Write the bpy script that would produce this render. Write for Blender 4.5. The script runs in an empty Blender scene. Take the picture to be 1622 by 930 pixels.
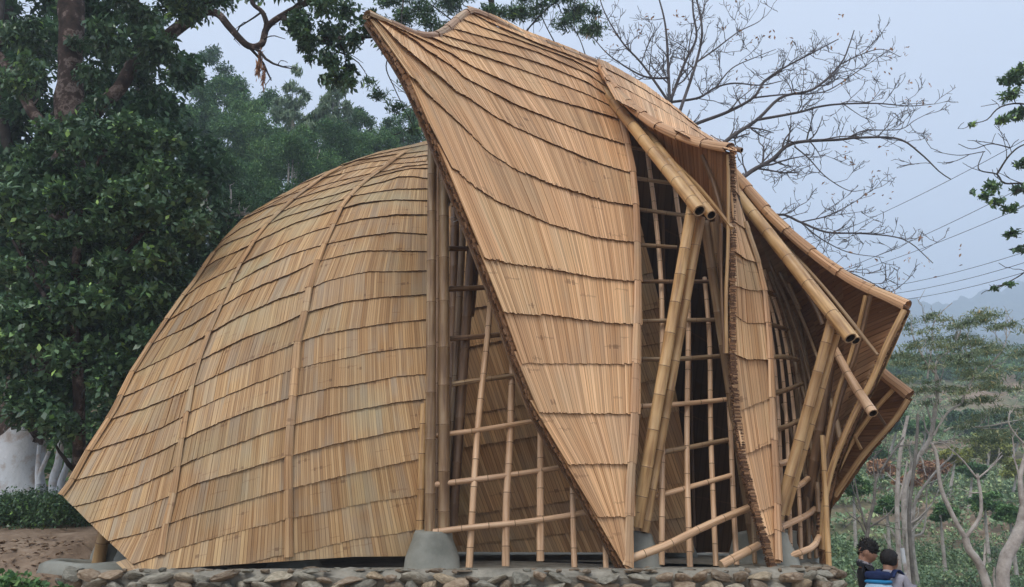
import bpy, math, random
import numpy as np
from mathutils import Vector, Matrix
R = random.Random(7)
NR = np.random.RandomState(11)
sc = bpy.context.scene
COL = sc.collection
# ------------------------------------------------------------------ camera
F = 1273.0                                  # focal length in photo pixels (photo 1622 x 930)
PITCH = math.atan(375.0 / F)
CZ = 0.40                                   # camera height above the platform top (z = 0)
SP, CP = math.sin(PITCH), math.cos(PITCH)
cam = bpy.data.cameras.new('camera')
cam.sensor_width = 36.0
cam.lens = 36.0 * F / 1622.0
cam.clip_start = 0.05
cam.clip_end = 3000
camo = bpy.data.objects.new('camera', cam)
camo.location = (0, 0, CZ)
camo.rotation_euler = (math.radians(90) + PITCH, 0, 0)
COL.objects.link(camo)
sc.camera = camo
# ------------------------------------------------------------------ world, sun, exposure
SUN_EL, SUN_AZ = math.radians(52), math.radians(205)   # behind the viewer, a little to the left
w = bpy.data.worlds.new('World')
sc.world = w
w.use_nodes = True
nt = w.node_tree
bg = nt.nodes['Background']
sky = nt.nodes.new('ShaderNodeTexSky')
sky.sky_type = 'NISHITA'
sky.sun_disc = False
sky.sun_elevation = SUN_EL
sky.sun_rotation = SUN_AZ
sky.air_density = 1.0
sky.dust_density = 4.0
sky.ozone_density = 1.5
# overcast: the clear sky veiled by an even pale cloud sheet
mx = nt.nodes.new('ShaderNodeMixRGB')
mx.inputs[0].default_value = 0.82
mx.inputs[2].default_value = (5.8, 6.2, 7.05, 1)
nt.links.new(sky.outputs[0], mx.inputs[1])
nt.links.new(mx.outputs[0], bg.inputs[0])
bg.inputs[1].default_value = 0.135
sun = bpy.data.lights.new('sun', 'SUN')
sun.energy = 2.0
sun.angle = math.radians(25)
sun.color = (1.0, 0.95, 0.88)
suno = bpy.data.objects.new('sun', sun)
sd = Vector((math.sin(SUN_AZ) * math.cos(SUN_EL), math.cos(SUN_AZ) * math.cos(SUN_EL), math.sin(SUN_EL)))
suno.rotation_euler = sd.to_track_quat('Z', 'Y').to_euler()
suno.location = sd * 30
COL.objects.link(suno)
vs = sc.view_settings
vs.view_transform = 'Standard'
vs.look = 'None'
vs.gamma = 1
vs.exposure = 0.32
sc.cycles.use_denoising = True
sc.cycles.volume_bounces = 3
sc.cycles.max_bounces = 6

# ------------------------------------------------------------------ placing helpers
def P(px, py, Y):
    """a point Y metres ahead of the viewer's station that stands at photo pixel (px, py)"""
    u = (px - 811.0) / F
    v = (465.0 - py) / F
    t = Y / (CP - v * SP)
    return np.array((u * t, Y, CZ + t * (SP + v * CP)))

WLOC = {}
def link(o, parent=None, loc=None):
    COL.objects.link(o)
    loc = Vector(loc if loc is not None else (0, 0, 0))
    if parent is not None:
        o.parent = parent
        o.location = loc - WLOC[parent.name]
    else:
        o.location = loc
    WLOC[o.name] = loc
    return o

def tag(o, label, cat, group=None):
    o['label'] = label
    o['category'] = cat
    if group:
        o['group'] = group
    return o

def empty(name, loc, label=None, cat=None, group=None, parent=None):
    o = bpy.data.objects.new(name, None)
    o.empty_display_size = 0.3
    link(o, parent, loc)
    if label:
        tag(o, label, cat, group)
    return o

def new_mesh(name, V, Fc, mats=(), UV=None, MI=None, smooth=False, attr=None):
    me = bpy.data.meshes.new(name)
    if isinstance(Fc, np.ndarray):
        V = np.asarray(V, dtype=np.float32)
        nv, nf, k = len(V), len(Fc), Fc.shape[1]
        me.vertices.add(nv)
        me.vertices.foreach_set('co', V.ravel())
        me.loops.add(nf * k)
        me.loops.foreach_set('vertex_index', Fc.astype(np.int32).ravel())
        me.polygons.add(nf)
        me.polygons.foreach_set('loop_start', np.arange(0, nf * k, k, dtype=np.int32))
        me.polygons.foreach_set('loop_total', np.full(nf, k, dtype=np.int32))
        me.update(calc_edges=True)
    else:
        me.from_pydata([tuple(map(float, v)) for v in V], [], Fc)
    for m in mats:
        me.materials.append(m)
    if UV is not None:
        l = me.uv_layers.new(name='UVMap')
        l.data.foreach_set('uv', np.asarray(UV, dtype=np.float32).ravel())
    if MI is not None:
        me.polygons.foreach_set('material_index', np.asarray(MI, dtype=np.int32))
    if smooth:
        me.polygons.foreach_set('use_smooth', np.ones(len(me.polygons), dtype=bool))
    if attr is not None:
        a = me.attributes.new('tone', 'FLOAT', 'FACE')
        a.data.foreach_set('value', np.asarray(attr, dtype=np.float32))
    return me

class G:
    """collects faces for one object"""
    def __init__(s):
        s.V = []; s.F = []; s.UV = []; s.MI = []
    def face(s, pts, uvs=None, mi=0):
        b = len(s.V)
        s.V += [tuple(p) for p in pts]
        s.F.append(list(range(b, b + len(pts))))
        s.UV += list(uvs) if uvs is not None else [(0, 0)] * len(pts)
        s.MI.append(mi)
    def idx(s, V, Fs, UVs, mi=0):
        b = len(s.V)
        s.V += [tuple(p) for p in V]
        for f, uv in zip(Fs, UVs):
            s.F.append([b + i for i in f])
            s.UV += list(uv)
            s.MI.append(mi)
    def obj(s, name, mats, parent=None, loc=None, smooth=False):
        V = np.array(s.V)
        if loc is None:
            loc = V.mean(0) if len(V) else (0, 0, 0)
        V = V - np.array(loc)
        me = new_mesh(name, V, s.F, mats if isinstance(mats, (list, tuple)) else [mats], s.UV, s.MI, smooth)
        return link(bpy.data.objects.new(name, me), parent, loc)

def struct(o):
    o['kind'] = 'structure'
    return o
def stuff(o):
    o['kind'] = 'stuff'
    return o

def nrm(a):
    a = np.asarray(a, float)
    return a / max(np.linalg.norm(a), 1e-9)

def smooth_path(pts, n):
    """Catmull-Rom through pts, n samples"""
    pts = np.asarray(pts, float)
    if len(pts) == 2:
        t = np.linspace(0, 1, n)[:, None]
        return pts[0] * (1 - t) + pts[1] * t
    d = np.r_[0, np.cumsum(np.linalg.norm(np.diff(pts, axis=0), axis=1))]
    T = np.linspace(0, d[-1], n)
    e = np.vstack([2 * pts[0] - pts[1], pts, 2 * pts[-1] - pts[-2]])
    out = []
    for t in T:
        i = min(max(np.searchsorted(d, t, side='right') - 1, 0), len(pts) - 2)
        s_ = (t - d[i]) / max(d[i + 1] - d[i], 1e-9)
        p0, p1, p2, p3 = e[i], e[i + 1], e[i + 2], e[i + 3]
        out.append(0.5 * ((2 * p1) + (-p0 + p2) * s_ + (2 * p0 - 5 * p1 + 4 * p2 - p3) * s_ ** 2 + (-p0 + 3 * p1 - 3 * p2 + p3) * s_ ** 3))
    return np.array(out)

def frames(path):
    T = np.gradient(path, axis=0)
    T /= np.maximum(np.linalg.norm(T, axis=1)[:, None], 1e-9)
    a = np.array((0, 0, 1.0)) if abs(T[0][2]) < 0.9 else np.array((0, 1.0, 0))
    S = []
    s_ = nrm(np.cross(T[0], a))
    for t in T:
        s_ = nrm(s_ - t * np.dot(s_, t))
        S.append(s_)
    S = np.array(S)
    return T, S, np.cross(T, S)

# ------------------------------------------------------------------ materials
def mat(name, rough=0.7, spec=0.3):
    m = bpy.data.materials.new(name)
    m.use_nodes = True
    b = m.node_tree.nodes['Principled BSDF']
    b.inputs['Roughness'].default_value = rough
    b.inputs['Specular IOR Level'].default_value = spec
    return m, m.node_tree, b

def N(nt, typ, **kw):
    n = nt.nodes.new(typ)
    for k, v in kw.items():
        if hasattr(n, k):
            setattr(n, k, v)
        else:
            n.inputs[k].default_value = v
    return n

def ramp(nt, stops, fac=None, interp='LINEAR'):
    r = nt.nodes.new('ShaderNodeValToRGB')
    r.color_ramp.interpolation = interp
    while len(r.color_ramp.elements) < len(stops):
        r.color_ramp.elements.new(0.5)
    for e, (p, c) in zip(r.color_ramp.elements, stops):
        e.position = p
        e.color = (*c, 1) if len(c) == 3 else c
    if fac is not None:
        nt.links.new(fac, r.inputs[0])
    return r

def mth(nt, op, a, b=None, c=None):
    n = nt.nodes.new('ShaderNodeMath')
    n.operation = op
    for i, x in enumerate((a, b, c)):
        if x is None:
            continue
        if isinstance(x, (int, float)):
            n.inputs[i].default_value = x
        else:
            nt.links.new(x, n.inputs[i])
    return n.outputs[0]

def mixc(nt, fac, a, b, typ='MIX'):
    n = nt.nodes.new('ShaderNodeMixRGB')
    n.blend_type = typ
    for i, x in enumerate((fac, a, b)):
        if isinstance(x, (int, float)):
            n.inputs[i].default_value = x
        elif isinstance(x, tuple):
            n.inputs[i].default_value = (*x, 1)
        else:
            nt.links.new(x, n.inputs[i])
    return n.outputs[0]

def split_bamboo(name, tint, dark=1.0, grey=0.35):
    """split bamboo slats: uv.x counts slats, uv.y runs along the slat in metres"""
    m, nt, b = mat(name, 0.62, 0.25)
    uv = N(nt, 'ShaderNodeUVMap')
    sx = N(nt, 'ShaderNodeSeparateXYZ')
    nt.links.new(uv.outputs[0], sx.inputs[0])
    u, v = sx.outputs[0], sx.outputs[1]
    fl = mth(nt, 'FLOOR', u)
    wn = N(nt, 'ShaderNodeTexWhiteNoise', noise_dimensions='1D')
    nt.links.new(fl, wn.inputs['W'])
    t = tint
    base = ramp(nt, [(0.0, (0.48 * t[0], 0.31 * t[1], 0.18 * t[2])), (0.20, (0.60 * t[0], 0.40 * t[1], 0.235 * t[2])),
                     (0.5, (0.67 * t[0], 0.455 * t[1], 0.27 * t[2])), (0.80, (0.82 * t[0], 0.60 * t[1], 0.385 * t[2])),
                     (1.0, (0.52 * t[0], 0.32 * t[1], 0.17 * t[2]))], wn.outputs[0])
    # fibres
    cb = N(nt, 'ShaderNodeCombineXYZ')
    nt.links.new(mth(nt, 'MULTIPLY', u, 7.0), cb.inputs[0])
    nt.links.new(mth(nt, 'MULTIPLY', v, 2.2), cb.inputs[1])
    no = N(nt, 'ShaderNodeTexNoise', Scale=1.0, Detail=4.0, Roughness=0.65)
    nt.links.new(cb.outputs[0], no.inputs['Vector'])
    c = mixc(nt, 1.0, base.outputs[0], ramp(nt, [(0.25, (0.76, 0.72, 0.68)), (0.55, (1.0, 1.0, 1.0)), (0.8, (1.12, 1.13, 1.15))], no.outputs[0]).outputs[0], 'MULTIPLY')
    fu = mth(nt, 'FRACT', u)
    edge_shade = ramp(nt, [(0.0, (0.50, 0.42, 0.36)), (0.13, (1, 1, 1)), (0.86, (1, 1, 1)), (1.0, (0.55, 0.46, 0.40))], fu)  # brown split edges, darkened further to paint in shade of the gaps
    c = mixc(nt, 1.0, c, edge_shade.outputs[0], 'MULTIPLY')
    # weathered stretches: silvery or olive, lying across many slats
    tc = N(nt, 'ShaderNodeNewGeometry')
    n2 = N(nt, 'ShaderNodeTexNoise', Scale=1.1, Detail=3.0)
    nt.links.new(tc.outputs['Position'], n2.inputs['Vector'])
    cb2 = N(nt, 'ShaderNodeCombineXYZ')
    nt.links.new(mth(nt, 'MULTIPLY', mth(nt, 'FLOOR', mth(nt, 'DIVIDE', u, 5.0)), 0.77), cb2.inputs[0])
    nt.links.new(mth(nt, 'MULTIPLY', v, 0.8), cb2.inputs[1])
    n3 = N(nt, 'ShaderNodeTexNoise', Scale=1.3, Detail=2.0)
    nt.links.new(cb2.outputs[0], n3.inputs['Vector'])
    g = ramp(nt, [(0.48, (0, 0, 0)), (0.72, (1, 1, 1))], n3.outputs[0])
    c = mixc(nt, mth(nt, 'MULTIPLY', g.outputs[0], grey), c, (0.40, 0.32, 0.23))
    g2 = ramp(nt, [(0.5, (0, 0, 0)), (0.75, (1, 1, 1))], n2.outputs[0])
    c = mixc(nt, mth(nt, 'MULTIPLY', g2.outputs[0], grey * 0.8), c, (0.47, 0.40, 0.24))
    # culm nodes: short brown scars
    nv = mth(nt, 'PINGPONG', v, 0.55)
    jt = mth(nt, 'MULTIPLY', mth(nt, 'SUBTRACT', wn.outputs[0], 0.5), 0.010)
    band = mth(nt, 'LESS_THAN', mth(nt, 'ABSOLUTE', mth(nt, 'ADD', nv, jt)), 0.0075)
    c = mixc(nt, mth(nt, 'MULTIPLY', band, 0.32), c, (0.25, 0.12, 0.055))
    eye = mth(nt, 'MULTIPLY', mth(nt, 'LESS_THAN', nv, 0.022), mth(nt, 'GREATER_THAN', wn.outputs[0], 0.90))
    c = mixc(nt, mth(nt, 'MULTIPLY', eye, 0.5), c, (0.14, 0.07, 0.04))
    # tone of the single panel
    oi = N(nt, 'ShaderNodeObjectInfo')
    pr = ramp(nt, [(0, (0.80, 0.79, 0.77)), (0.25, (0.95, 0.93, 0.90)), (0.5, (1.0, 1.0, 1.0)), (0.75, (1.10, 1.08, 1.03)), (1, (0.93, 0.99, 0.98))], oi.outputs['Random'])
    c = mixc(nt, 1.0, c, pr.outputs[0], 'MULTIPLY')
    if dark != 1.0:
        c = mixc(nt, 1.0, c, (dark, dark * 0.93, dark * 0.86), 'MULTIPLY')
    nt.links.new(c, b.inputs['Base Color'])
    bp = N(nt, 'ShaderNodeBump', Strength=0.35, Distance=0.004)
    nt.links.new(no.outputs[0], bp.inputs['Height'])
    nt.links.new(bp.outputs[0], b.inputs['Normal'])
    return m

def pole_mat(name, c0, c1, c2, ringc):
    """round culm: uv.y metres along; slots: 0 culm 1 ring"""
    m, nt, b = mat(name, 0.42, 0.4)
    uv = N(nt, 'ShaderNodeUVMap')
    n1 = N(nt, 'ShaderNodeTexNoise', Scale=1.0, Detail=4.0)
    mp = N(nt, 'ShaderNodeMapping')
    mp.inputs['Scale'].default_value = (9, 1.6, 1)
    nt.links.new(uv.outputs[0], mp.inputs[0])
    oi = N(nt, 'ShaderNodeObjectInfo')
    va = N(nt, 'ShaderNodeVectorMath', operation='ADD')
    nt.links.new(mp.outputs[0], va.inputs[0])
    sc_ = mth(nt, 'MULTIPLY', oi.outputs['Random'], 91.0)
    nt.links.new(sc_, va.inputs[1])
    nt.links.new(va.outputs[0], n1.inputs['Vector'])
    r = ramp(nt, [(0.32, c0), (0.5, c1), (0.68, c2)], n1.outputs[0])
    n2 = N(nt, 'ShaderNodeTexNoise', Scale=1.0, Detail=5.0, Roughness=0.7)
    mp2 = N(nt, 'ShaderNodeMapping')
    mp2.inputs['Scale'].default_value = (30, 14, 1)
    nt.links.new(uv.outputs[0], mp2.inputs[0])
    nt.links.new(mp2.outputs[0], n2.inputs['Vector'])
    sp = ramp(nt, [(0.62, (0, 0, 0)), (0.70, (1, 1, 1))], n2.outputs[0])
    c = mixc(nt, mth(nt, 'MULTIPLY', sp.outputs[0], 0.6), r.outputs[0], ringc)
    n3 = N(nt, 'ShaderNodeTexNoise', Scale=2.3, Detail=2.0)
    ge = N(nt, 'ShaderNodeNewGeometry')
    nt.links.new(ge.outputs['Position'], n3.inputs['Vector'])
    c = mixc(nt, ramp(nt, [(0.45, (0, 0, 0)), (0.75, (0.55, 0.55, 0.55))], n3.outputs[0]).outputs[0], c, c0)
    pr = ramp(nt, [(0, (0.82, 0.80, 0.78)), (1, (1.08, 1.06, 1.0))], oi.outputs['Random'])
    c = mixc(nt, 1.0, c, pr.outputs[0], 'MULTIPLY')
    nt.links.new(c, b.inputs['Base Color'])
    return m

def noise_mat(name, stops, scale=4.0, detail=6, rough=0.9, bump=0.0, bscale=None, spec=0.2, dist=0.02, obj_random=False, coords='pos', rand_stops=None):
    m, nt, b = mat(name, rough, spec)
    ge = N(nt, 'ShaderNodeNewGeometry') if coords == 'pos' else N(nt, 'ShaderNodeTexCoord')
    out = ge.outputs['Position'] if coords == 'pos' else ge.outputs['Object']
    n1 = N(nt, 'ShaderNodeTexNoise', Scale=scale, Detail=float(detail), Roughness=0.62)
    nt.links.new(out, n1.inputs['Vector'])
    r = ramp(nt, stops, n1.outputs[0])
    c = r.outputs[0]
    if obj_random:
        oi = N(nt, 'ShaderNodeObjectInfo')
        rs = rand_stops or [(0, (0.7, 0.7, 0.72)), (0.5, (1, 1, 1)), (1, (1.2, 1.12, 1.0))]
        c = mixc(nt, 1.0, c, ramp(nt, rs, oi.outputs['Random']).outputs[0], 'MULTIPLY')
    nt.links.new(c, b.inputs['Base Color'])
    if bump:
        n2 = N(nt, 'ShaderNodeTexNoise', Scale=bscale or scale * 4, Detail=8.0, Roughness=0.7)
        nt.links.new(out, n2.inputs['Vector'])
        bp = N(nt, 'ShaderNodeBump', Strength=bump, Distance=dist)
        nt.links.new(n2.outputs[0], bp.inputs['Height'])
        nt.links.new(bp.outputs[0], b.inputs['Normal'])
    return m

def leaf_mat(name, stops, rough=0.5, spec=0.35, trans=0.25, gain=1.75, tintc=(1, 1, 1)):
    stops = [(p, tuple(c * gain * q for c, q in zip(col, tintc))) for p, col in stops]
    m, nt, b = mat(name, rough, spec)
    at = N(nt, 'ShaderNodeAttribute', attribute_name='tone')
    r = ramp(nt, stops, at.outputs['Fac'])
    nt.links.new(r.outputs[0], b.inputs['Base Color'])
    if trans:
        tr = N(nt, 'ShaderNodeBsdfTranslucent')
        nt.links.new(r.outputs[0], tr.inputs[0])
        ms = N(nt, 'ShaderNodeMixShader', Fac=trans)
        nt.links.new(b.outputs[0], ms.inputs[1])
        nt.links.new(tr.outputs[0], ms.inputs[2])
        nt.links.new(ms.outputs[0], nt.nodes['Material Output'].inputs[0])
    return m

def plain(name, col, rough=0.8, spec=0.2):
    m, nt, b = mat(name, rough, spec)
    b.inputs['Base Color'].default_value = (*col, 1)
    return m

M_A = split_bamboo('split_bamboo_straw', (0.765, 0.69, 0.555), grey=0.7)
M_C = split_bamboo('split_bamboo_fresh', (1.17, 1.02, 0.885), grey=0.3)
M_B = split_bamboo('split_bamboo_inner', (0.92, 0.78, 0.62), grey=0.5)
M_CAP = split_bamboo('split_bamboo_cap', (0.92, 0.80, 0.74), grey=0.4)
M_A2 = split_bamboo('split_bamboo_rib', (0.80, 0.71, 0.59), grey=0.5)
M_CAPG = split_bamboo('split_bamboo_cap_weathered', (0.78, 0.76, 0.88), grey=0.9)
M_END = noise_mat('bamboo_cut_ends_shaded', [(0.3, (0.055, 0.026, 0.014)), (0.7, (0.17, 0.09, 0.05))], 60, 3)  # brown end grain, with the underside shade of each course painted in
M_LIN = split_bamboo('bamboo_lining_shade_dark', (0.16, 0.13, 0.10), grey=0.0)  # colour darkened to put the interior shade into the lining
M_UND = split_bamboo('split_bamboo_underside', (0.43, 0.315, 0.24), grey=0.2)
M_POLE = pole_mat('bamboo_culm_tan', (0.29, 0.16, 0.07), (0.54, 0.335, 0.155), (0.64, 0.44, 0.22), (0.10, 0.05, 0.025))
M_POLEP = pole_mat('bamboo_culm_pale', (0.44, 0.26, 0.14), (0.68, 0.44, 0.27), (0.76, 0.53, 0.34), (0.18, 0.09, 0.05))
M_POLED = pole_mat('bamboo_culm_brown', (0.10, 0.055, 0.03), (0.20, 0.115, 0.06), (0.29, 0.18, 0.10), (0.06, 0.035, 0.02))
M_POLEG = pole_mat('bamboo_culm_greyed', (0.17, 0.10, 0.055), (0.32, 0.205, 0.11), (0.42, 0.31, 0.19), (0.06, 0.035, 0.02))
M_RING = noise_mat('bamboo_node_ring', [(0.3, (0.10, 0.055, 0.03)), (0.7, (0.26, 0.16, 0.09))], 40, 2, rough=0.6)
M_HOLE = plain('bamboo_inner_wall', (0.035, 0.02, 0.012))
M_CUT = noise_mat('bamboo_cut_face', [(0.3, (0.35, 0.22, 0.12)), (0.7, (0.55, 0.40, 0.25))], 50, 2)
M_WIRE = plain('tying_wire', (0.45, 0.44, 0.42), 0.4, 0.6)

# ------------------------------------------------------------------ tubes
def tube_into(g, path, r0, r1, sides=10, inter=0.36, mi=0, ring_mi=1, hole=None, bulge=1.055, phase=None):
    """round bamboo culm with node rings; hole: (start, end) open ends"""
    path = np.asarray(path, float)
    L = np.r_[0, np.cumsum(np.linalg.norm(np.diff(path, axis=0), axis=1))]
    tot = L[-1]
    st = []
    n = max(2, int(tot / 0.35) + 1)
    for t in np.linspace(0, tot, n):
        st.append((t, 1.0, 0))
    if inter:
        p = (phase if phase is not None else R.uniform(0.1, 0.9)) * inter
        while p < tot - 0.03:
            st += [(p - 0.014, 1.0, 0), (p - 0.0045, bulge, 1), (p + 0.0045, bulge * .985, 1), (p + 0.014, 0.985, 0)]
            p += inter * R.uniform(0.78, 1.2)
    st.sort(key=lambda a: a[0])
    st = [s_ for s_ in st if 0 <= s_[0] <= tot]
    ts = np.array([s_[0] for s_ in st])
    pp = np.array([np.interp(ts, L, path[:, k]) for k in range(3)]).T
    T, S, B = frames(path)
    Si = nrm
    SS = np.array([np.interp(ts, L, S[:, k]) for k in range(3)]).T
    BB = np.array([np.interp(ts, L, B[:, k]) for k in range(3)]).T
    V = []
    ang = np.linspace(0, 2 * math.pi, sides, endpoint=False)
    for i, (t, bl, _) in enumerate(st):
        r = (r0 + (r1 - r0) * t / tot) * bl
        for a in ang:
            V.append(pp[i] + (SS[i] * math.cos(a) + BB[i] * math.sin(a)) * r)
    b = len(g.V)
    g.V += [tuple(v) for v in V]
    uo = R.uniform(0, 20)
    for i in range(len(st) - 1):
        rm = ring_mi if (st[i][2] and st[i + 1][2]) else mi
        for k in range(sides):
            k2 = (k + 1) % sides
            g.F.append([b + i * sides + k, b + i * sides + k2, b + (i + 1) * sides + k2, b + (i + 1) * sides + k])
            g.UV += [(uo + k / sides, ts[i]), (uo + (k + 1) / sides, ts[i]), (uo + (k + 1) / sides, ts[i + 1]), (uo + k / sides, ts[i + 1])]
            g.MI.append(rm)
    for e, (i, sgn) in enumerate(((0, -1), (len(st) - 1, 1))):
        ringi = [b + i * sides + k for k in range(sides)]
        if hole and hole[e]:
            c = pp[i]
            r = (r0 if e == 0 else r1)
            inner = len(g.V)
            for a in ang:
                g.V.append(tuple(c + (SS[i] * math.cos(a) + BB[i] * math.sin(a)) * r * 0.76))
            deep = len(g.V)
            d = nrm(pp[1] - pp[0]) if e == 0 else nrm(pp[-2] - pp[-1])
            for a in ang:
                g.V.append(tuple(c + d * 0.14 + (SS[i] * math.cos(a) + BB[i] * math.sin(a)) * r * 0.72))
            for k in range(sides):
                k2 = (k + 1) % sides
                g.F.append([ringi[k], ringi[k2], inner + k2, inner + k]); g.UV += [(0, 0)] * 4; g.MI.append(3)
                g.F.append([inner + k, inner + k2, deep + k2, deep + k]); g.UV += [(0, 0)] * 4; g.MI.append(2)
            g.F.append([deep + k for k in range(sides)]); g.UV += [(0, 0)] * sides; g.MI.append(2)
        else:
            g.F.append(ringi if e else ringi[::-1]); g.UV += [(0, 0)] * sides; g.MI.append(3)

def pole(name, pts, r0, r1=None, m=None, parent=None, inter=0.36, hole=None, sides=12, n=None, label=None, phase=None):
    pts = np.asarray(pts, float)
    path = smooth_path(pts, n or (2 if len(pts) == 2 else max(6, 4 * len(pts))))
    g = G()
    tube_into(g, path, r0, r1 if r1 is not None else r0, sides, inter, hole=hole, phase=phase)
    o = g.obj(name, [m or M_POLE, M_RING, M_HOLE, M_CUT], parent, loc=path[0], smooth=True)
    sharpen(o)
    if label:
        o['label'] = label
    return o

def sharpen(o, ang=0.9):
    me = o.data
    try:
        me.set_sharp_from_angle(angle=ang)
    except Exception:
        pass
# ------------------------------------------------------------------ shells of split bamboo
class Depth:
    """smooth surface distance through a few surveyed points (thin plate)"""
    def __init__(s, pts, lam=0.0):
        p = np.array(pts, float)
        s.c = p[:, :2] / 500.0
        n = len(p)
        d = np.linalg.norm(s.c[:, None] - s.c[None], axis=2)
        K = s.k(d) + lam * np.eye(n)
        A = np.zeros((n + 3, n + 3))
        A[:n, :n] = K
        A[:n, n] = 1; A[n, :n] = 1
        A[:n, n + 1:] = s.c; A[n + 1:, :n] = s.c.T
        s.w = np.linalg.solve(A, np.r_[p[:, 2], 0, 0, 0])
    @staticmethod
    def k(d):
        return np.where(d > 1e-9, d * d * np.log(np.maximum(d, 1e-9)), 0)
    def __call__(s, x, y):
        q = np.array((x, y)) / 500.0
        d = np.linalg.norm(s.c - q, axis=1)
        return float(s.k(d) @ s.w[:-3] + s.w[-3] + q @ s.w[-2:])

class Surf:
    def __init__(s, pts, out=-1):
        s.D = Depth(pts)
        s.out = out                    # -1: outer face looks to the station, +1: away from it
    def p(s, x, y):
        return P(x, y, s.D(x, y))
    def n(s, x, y):
        a = s.p(x + 4, y) - s.p(x - 4, y)
        b = s.p(x, y + 4) - s.p(x, y - 4)
        n = nrm(np.cross(a, b))
        v = s.p(x, y) - np.array((0, 0, CZ))
        if np.dot(n, v) > 0:
            n = -n
        return n if s.out < 0 else -n

def seg_int(p, q, a, b):
    r = (q[0] - p[0], q[1] - p[1]); t = (b[0] - a[0], b[1] - a[1])
    den = r[0] * t[1] - r[1] * t[0]
    if abs(den) < 1e-12:
        return None
    u = ((a[0] - p[0]) * t[1] - (a[1] - p[1]) * t[0]) / den
    w_ = ((a[0] - p[0]) * r[1] - (a[1] - p[1]) * r[0]) / den
    if -1e-9 <= u <= 1 + 1e-9 and -1e-9 <= w_ <= 1 + 1e-9:
        return u
    return None

def extend(L, e0=160, e1=160):
    L = [tuple(map(float, p)) for p in L]
    d0 = nrm((L[0][0] - L[1][0], L[0][1] - L[1][1])); d1 = nrm((L[-1][0] - L[-2][0], L[-1][1] - L[-2][1]))
    return [(L[0][0] + d0[0] * e0, L[0][1] + d0[1] * e0)] + L + [(L[-1][0] + d1[0] * e1, L[-1][1] + d1[1] * e1)]

class Line:
    def __init__(s, pts, guides, us, e0=160, e1=160):
        s.q = np.array(extend(pts, e0, e1))
        s.L = np.r_[0, np.cumsum(np.linalg.norm(np.diff(s.q, axis=0), axis=1))]
        ss, uu = [], []
        for gd, u in zip(guides, us):
            hit = None
            for i in range(len(s.q) - 1):
                for j in range(len(gd) - 1):
                    t = seg_int(s.q[i], s.q[i + 1], gd[j], gd[j + 1])
                    if t is not None:
                        hit = s.L[i] + t * (s.L[i + 1] - s.L[i]); break
                if hit is not None:
                    break
            if hit is not None:
                ss.append(hit); uu.append(u)
        if len(uu) < 2:
            raise RuntimeError('guides missed: %s -> %s' % (pts[:2], uu))
        o = np.argsort(uu)
        s.u = np.array(uu)[o]; s.s = np.array(ss)[o]
    def at(s, u):
        if u <= s.u[0]:
            t = s.s[0] + (u - s.u[0]) * (s.s[1] - s.s[0]) / (s.u[1] - s.u[0])
        elif u >= s.u[-1]:
            t = s.s[-1] + (u - s.u[-1]) * (s.s[-1] - s.s[-2]) / (s.u[-1] - s.u[-2])
        else:
            t = np.interp(u, s.u, s.s)
        return np.array((np.interp(t, s.L, s.q[:, 0]), np.interp(t, s.L, s.q[:, 1])))

def clip_half(poly, a, b):
    """keep the part of poly on the right-hand side of a->b in picture sense (y down)"""
    out = []
    def sd_(p):
        return (b[0] - a[0]) * (p[1] - a[1]) - (b[1] - a[1]) * (p[0] - a[0])
    for i in range(len(poly)):
        p, q = poly[i], poly[(i + 1) % len(poly)]
        sp_, sq = sd_(p), sd_(q)
        if sp_ >= 0:
            out.append(p)
        if (sp_ >= 0) != (sq >= 0):
            t = sp_ / (sp_ - sq)
            out.append(tuple(p[k] + t * (q[k] - p[k]) for k in range(len(p))))
    return out

def clip_bounds(poly, bounds):
    for bd in bounds:
        if len(poly) < 3:
            return []
        cx = sum(p[0] for p in poly) / len(poly); cy = sum(p[1] for p in poly) / len(poly)
        best = None
        for i in range(len(bd) - 1):
            a, b = np.array(bd[i], float), np.array(bd[i + 1], float)
            t = np.clip(np.dot((cx - a[0], cy - a[1]), b - a) / max(np.dot(b - a, b - a), 1e-9), 0, 1)
            q = a + t * (b - a)
            d = math.hypot(cx - q[0], cy - q[1])
            if best is None or d < best[0] - 1e-6:
                best = (d, a, b)
        poly = clip_half(poly, best[1], best[2])
    return poly if len(poly) >= 3 else []

SLAT_NO = [0]
def slat_into(g, S, poly, lift, thick, base, u0, u1, vlen, voff, mi_end=1):
    """poly: list of (x, y, t, uu); t 0 top .. 1 bottom of the course"""
    cx = sum(p[0] for p in poly) / len(poly); cy = sum(p[1] for p in poly) / len(poly)
    n = S.n(cx, cy)
    fr = [S.p(p[0], p[1]) + n * (base + lift * p[2]) for p in poly]
    bk = [f - n * thick for f in fr]
    b = len(g.V)
    k = len(poly)
    g.V += [tuple(v) for v in fr + bk]
    uv = [(u0 + (u1 - u0) * min(max(p[3], 0.02), 0.98), voff + p[2] * vlen) for p in poly]
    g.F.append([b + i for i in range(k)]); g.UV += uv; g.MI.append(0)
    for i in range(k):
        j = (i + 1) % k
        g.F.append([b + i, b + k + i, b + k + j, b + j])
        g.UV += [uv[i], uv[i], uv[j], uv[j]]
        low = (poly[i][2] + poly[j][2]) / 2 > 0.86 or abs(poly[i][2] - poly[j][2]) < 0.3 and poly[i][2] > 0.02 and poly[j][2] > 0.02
        g.MI.append(mi_end if low else 0)

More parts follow.
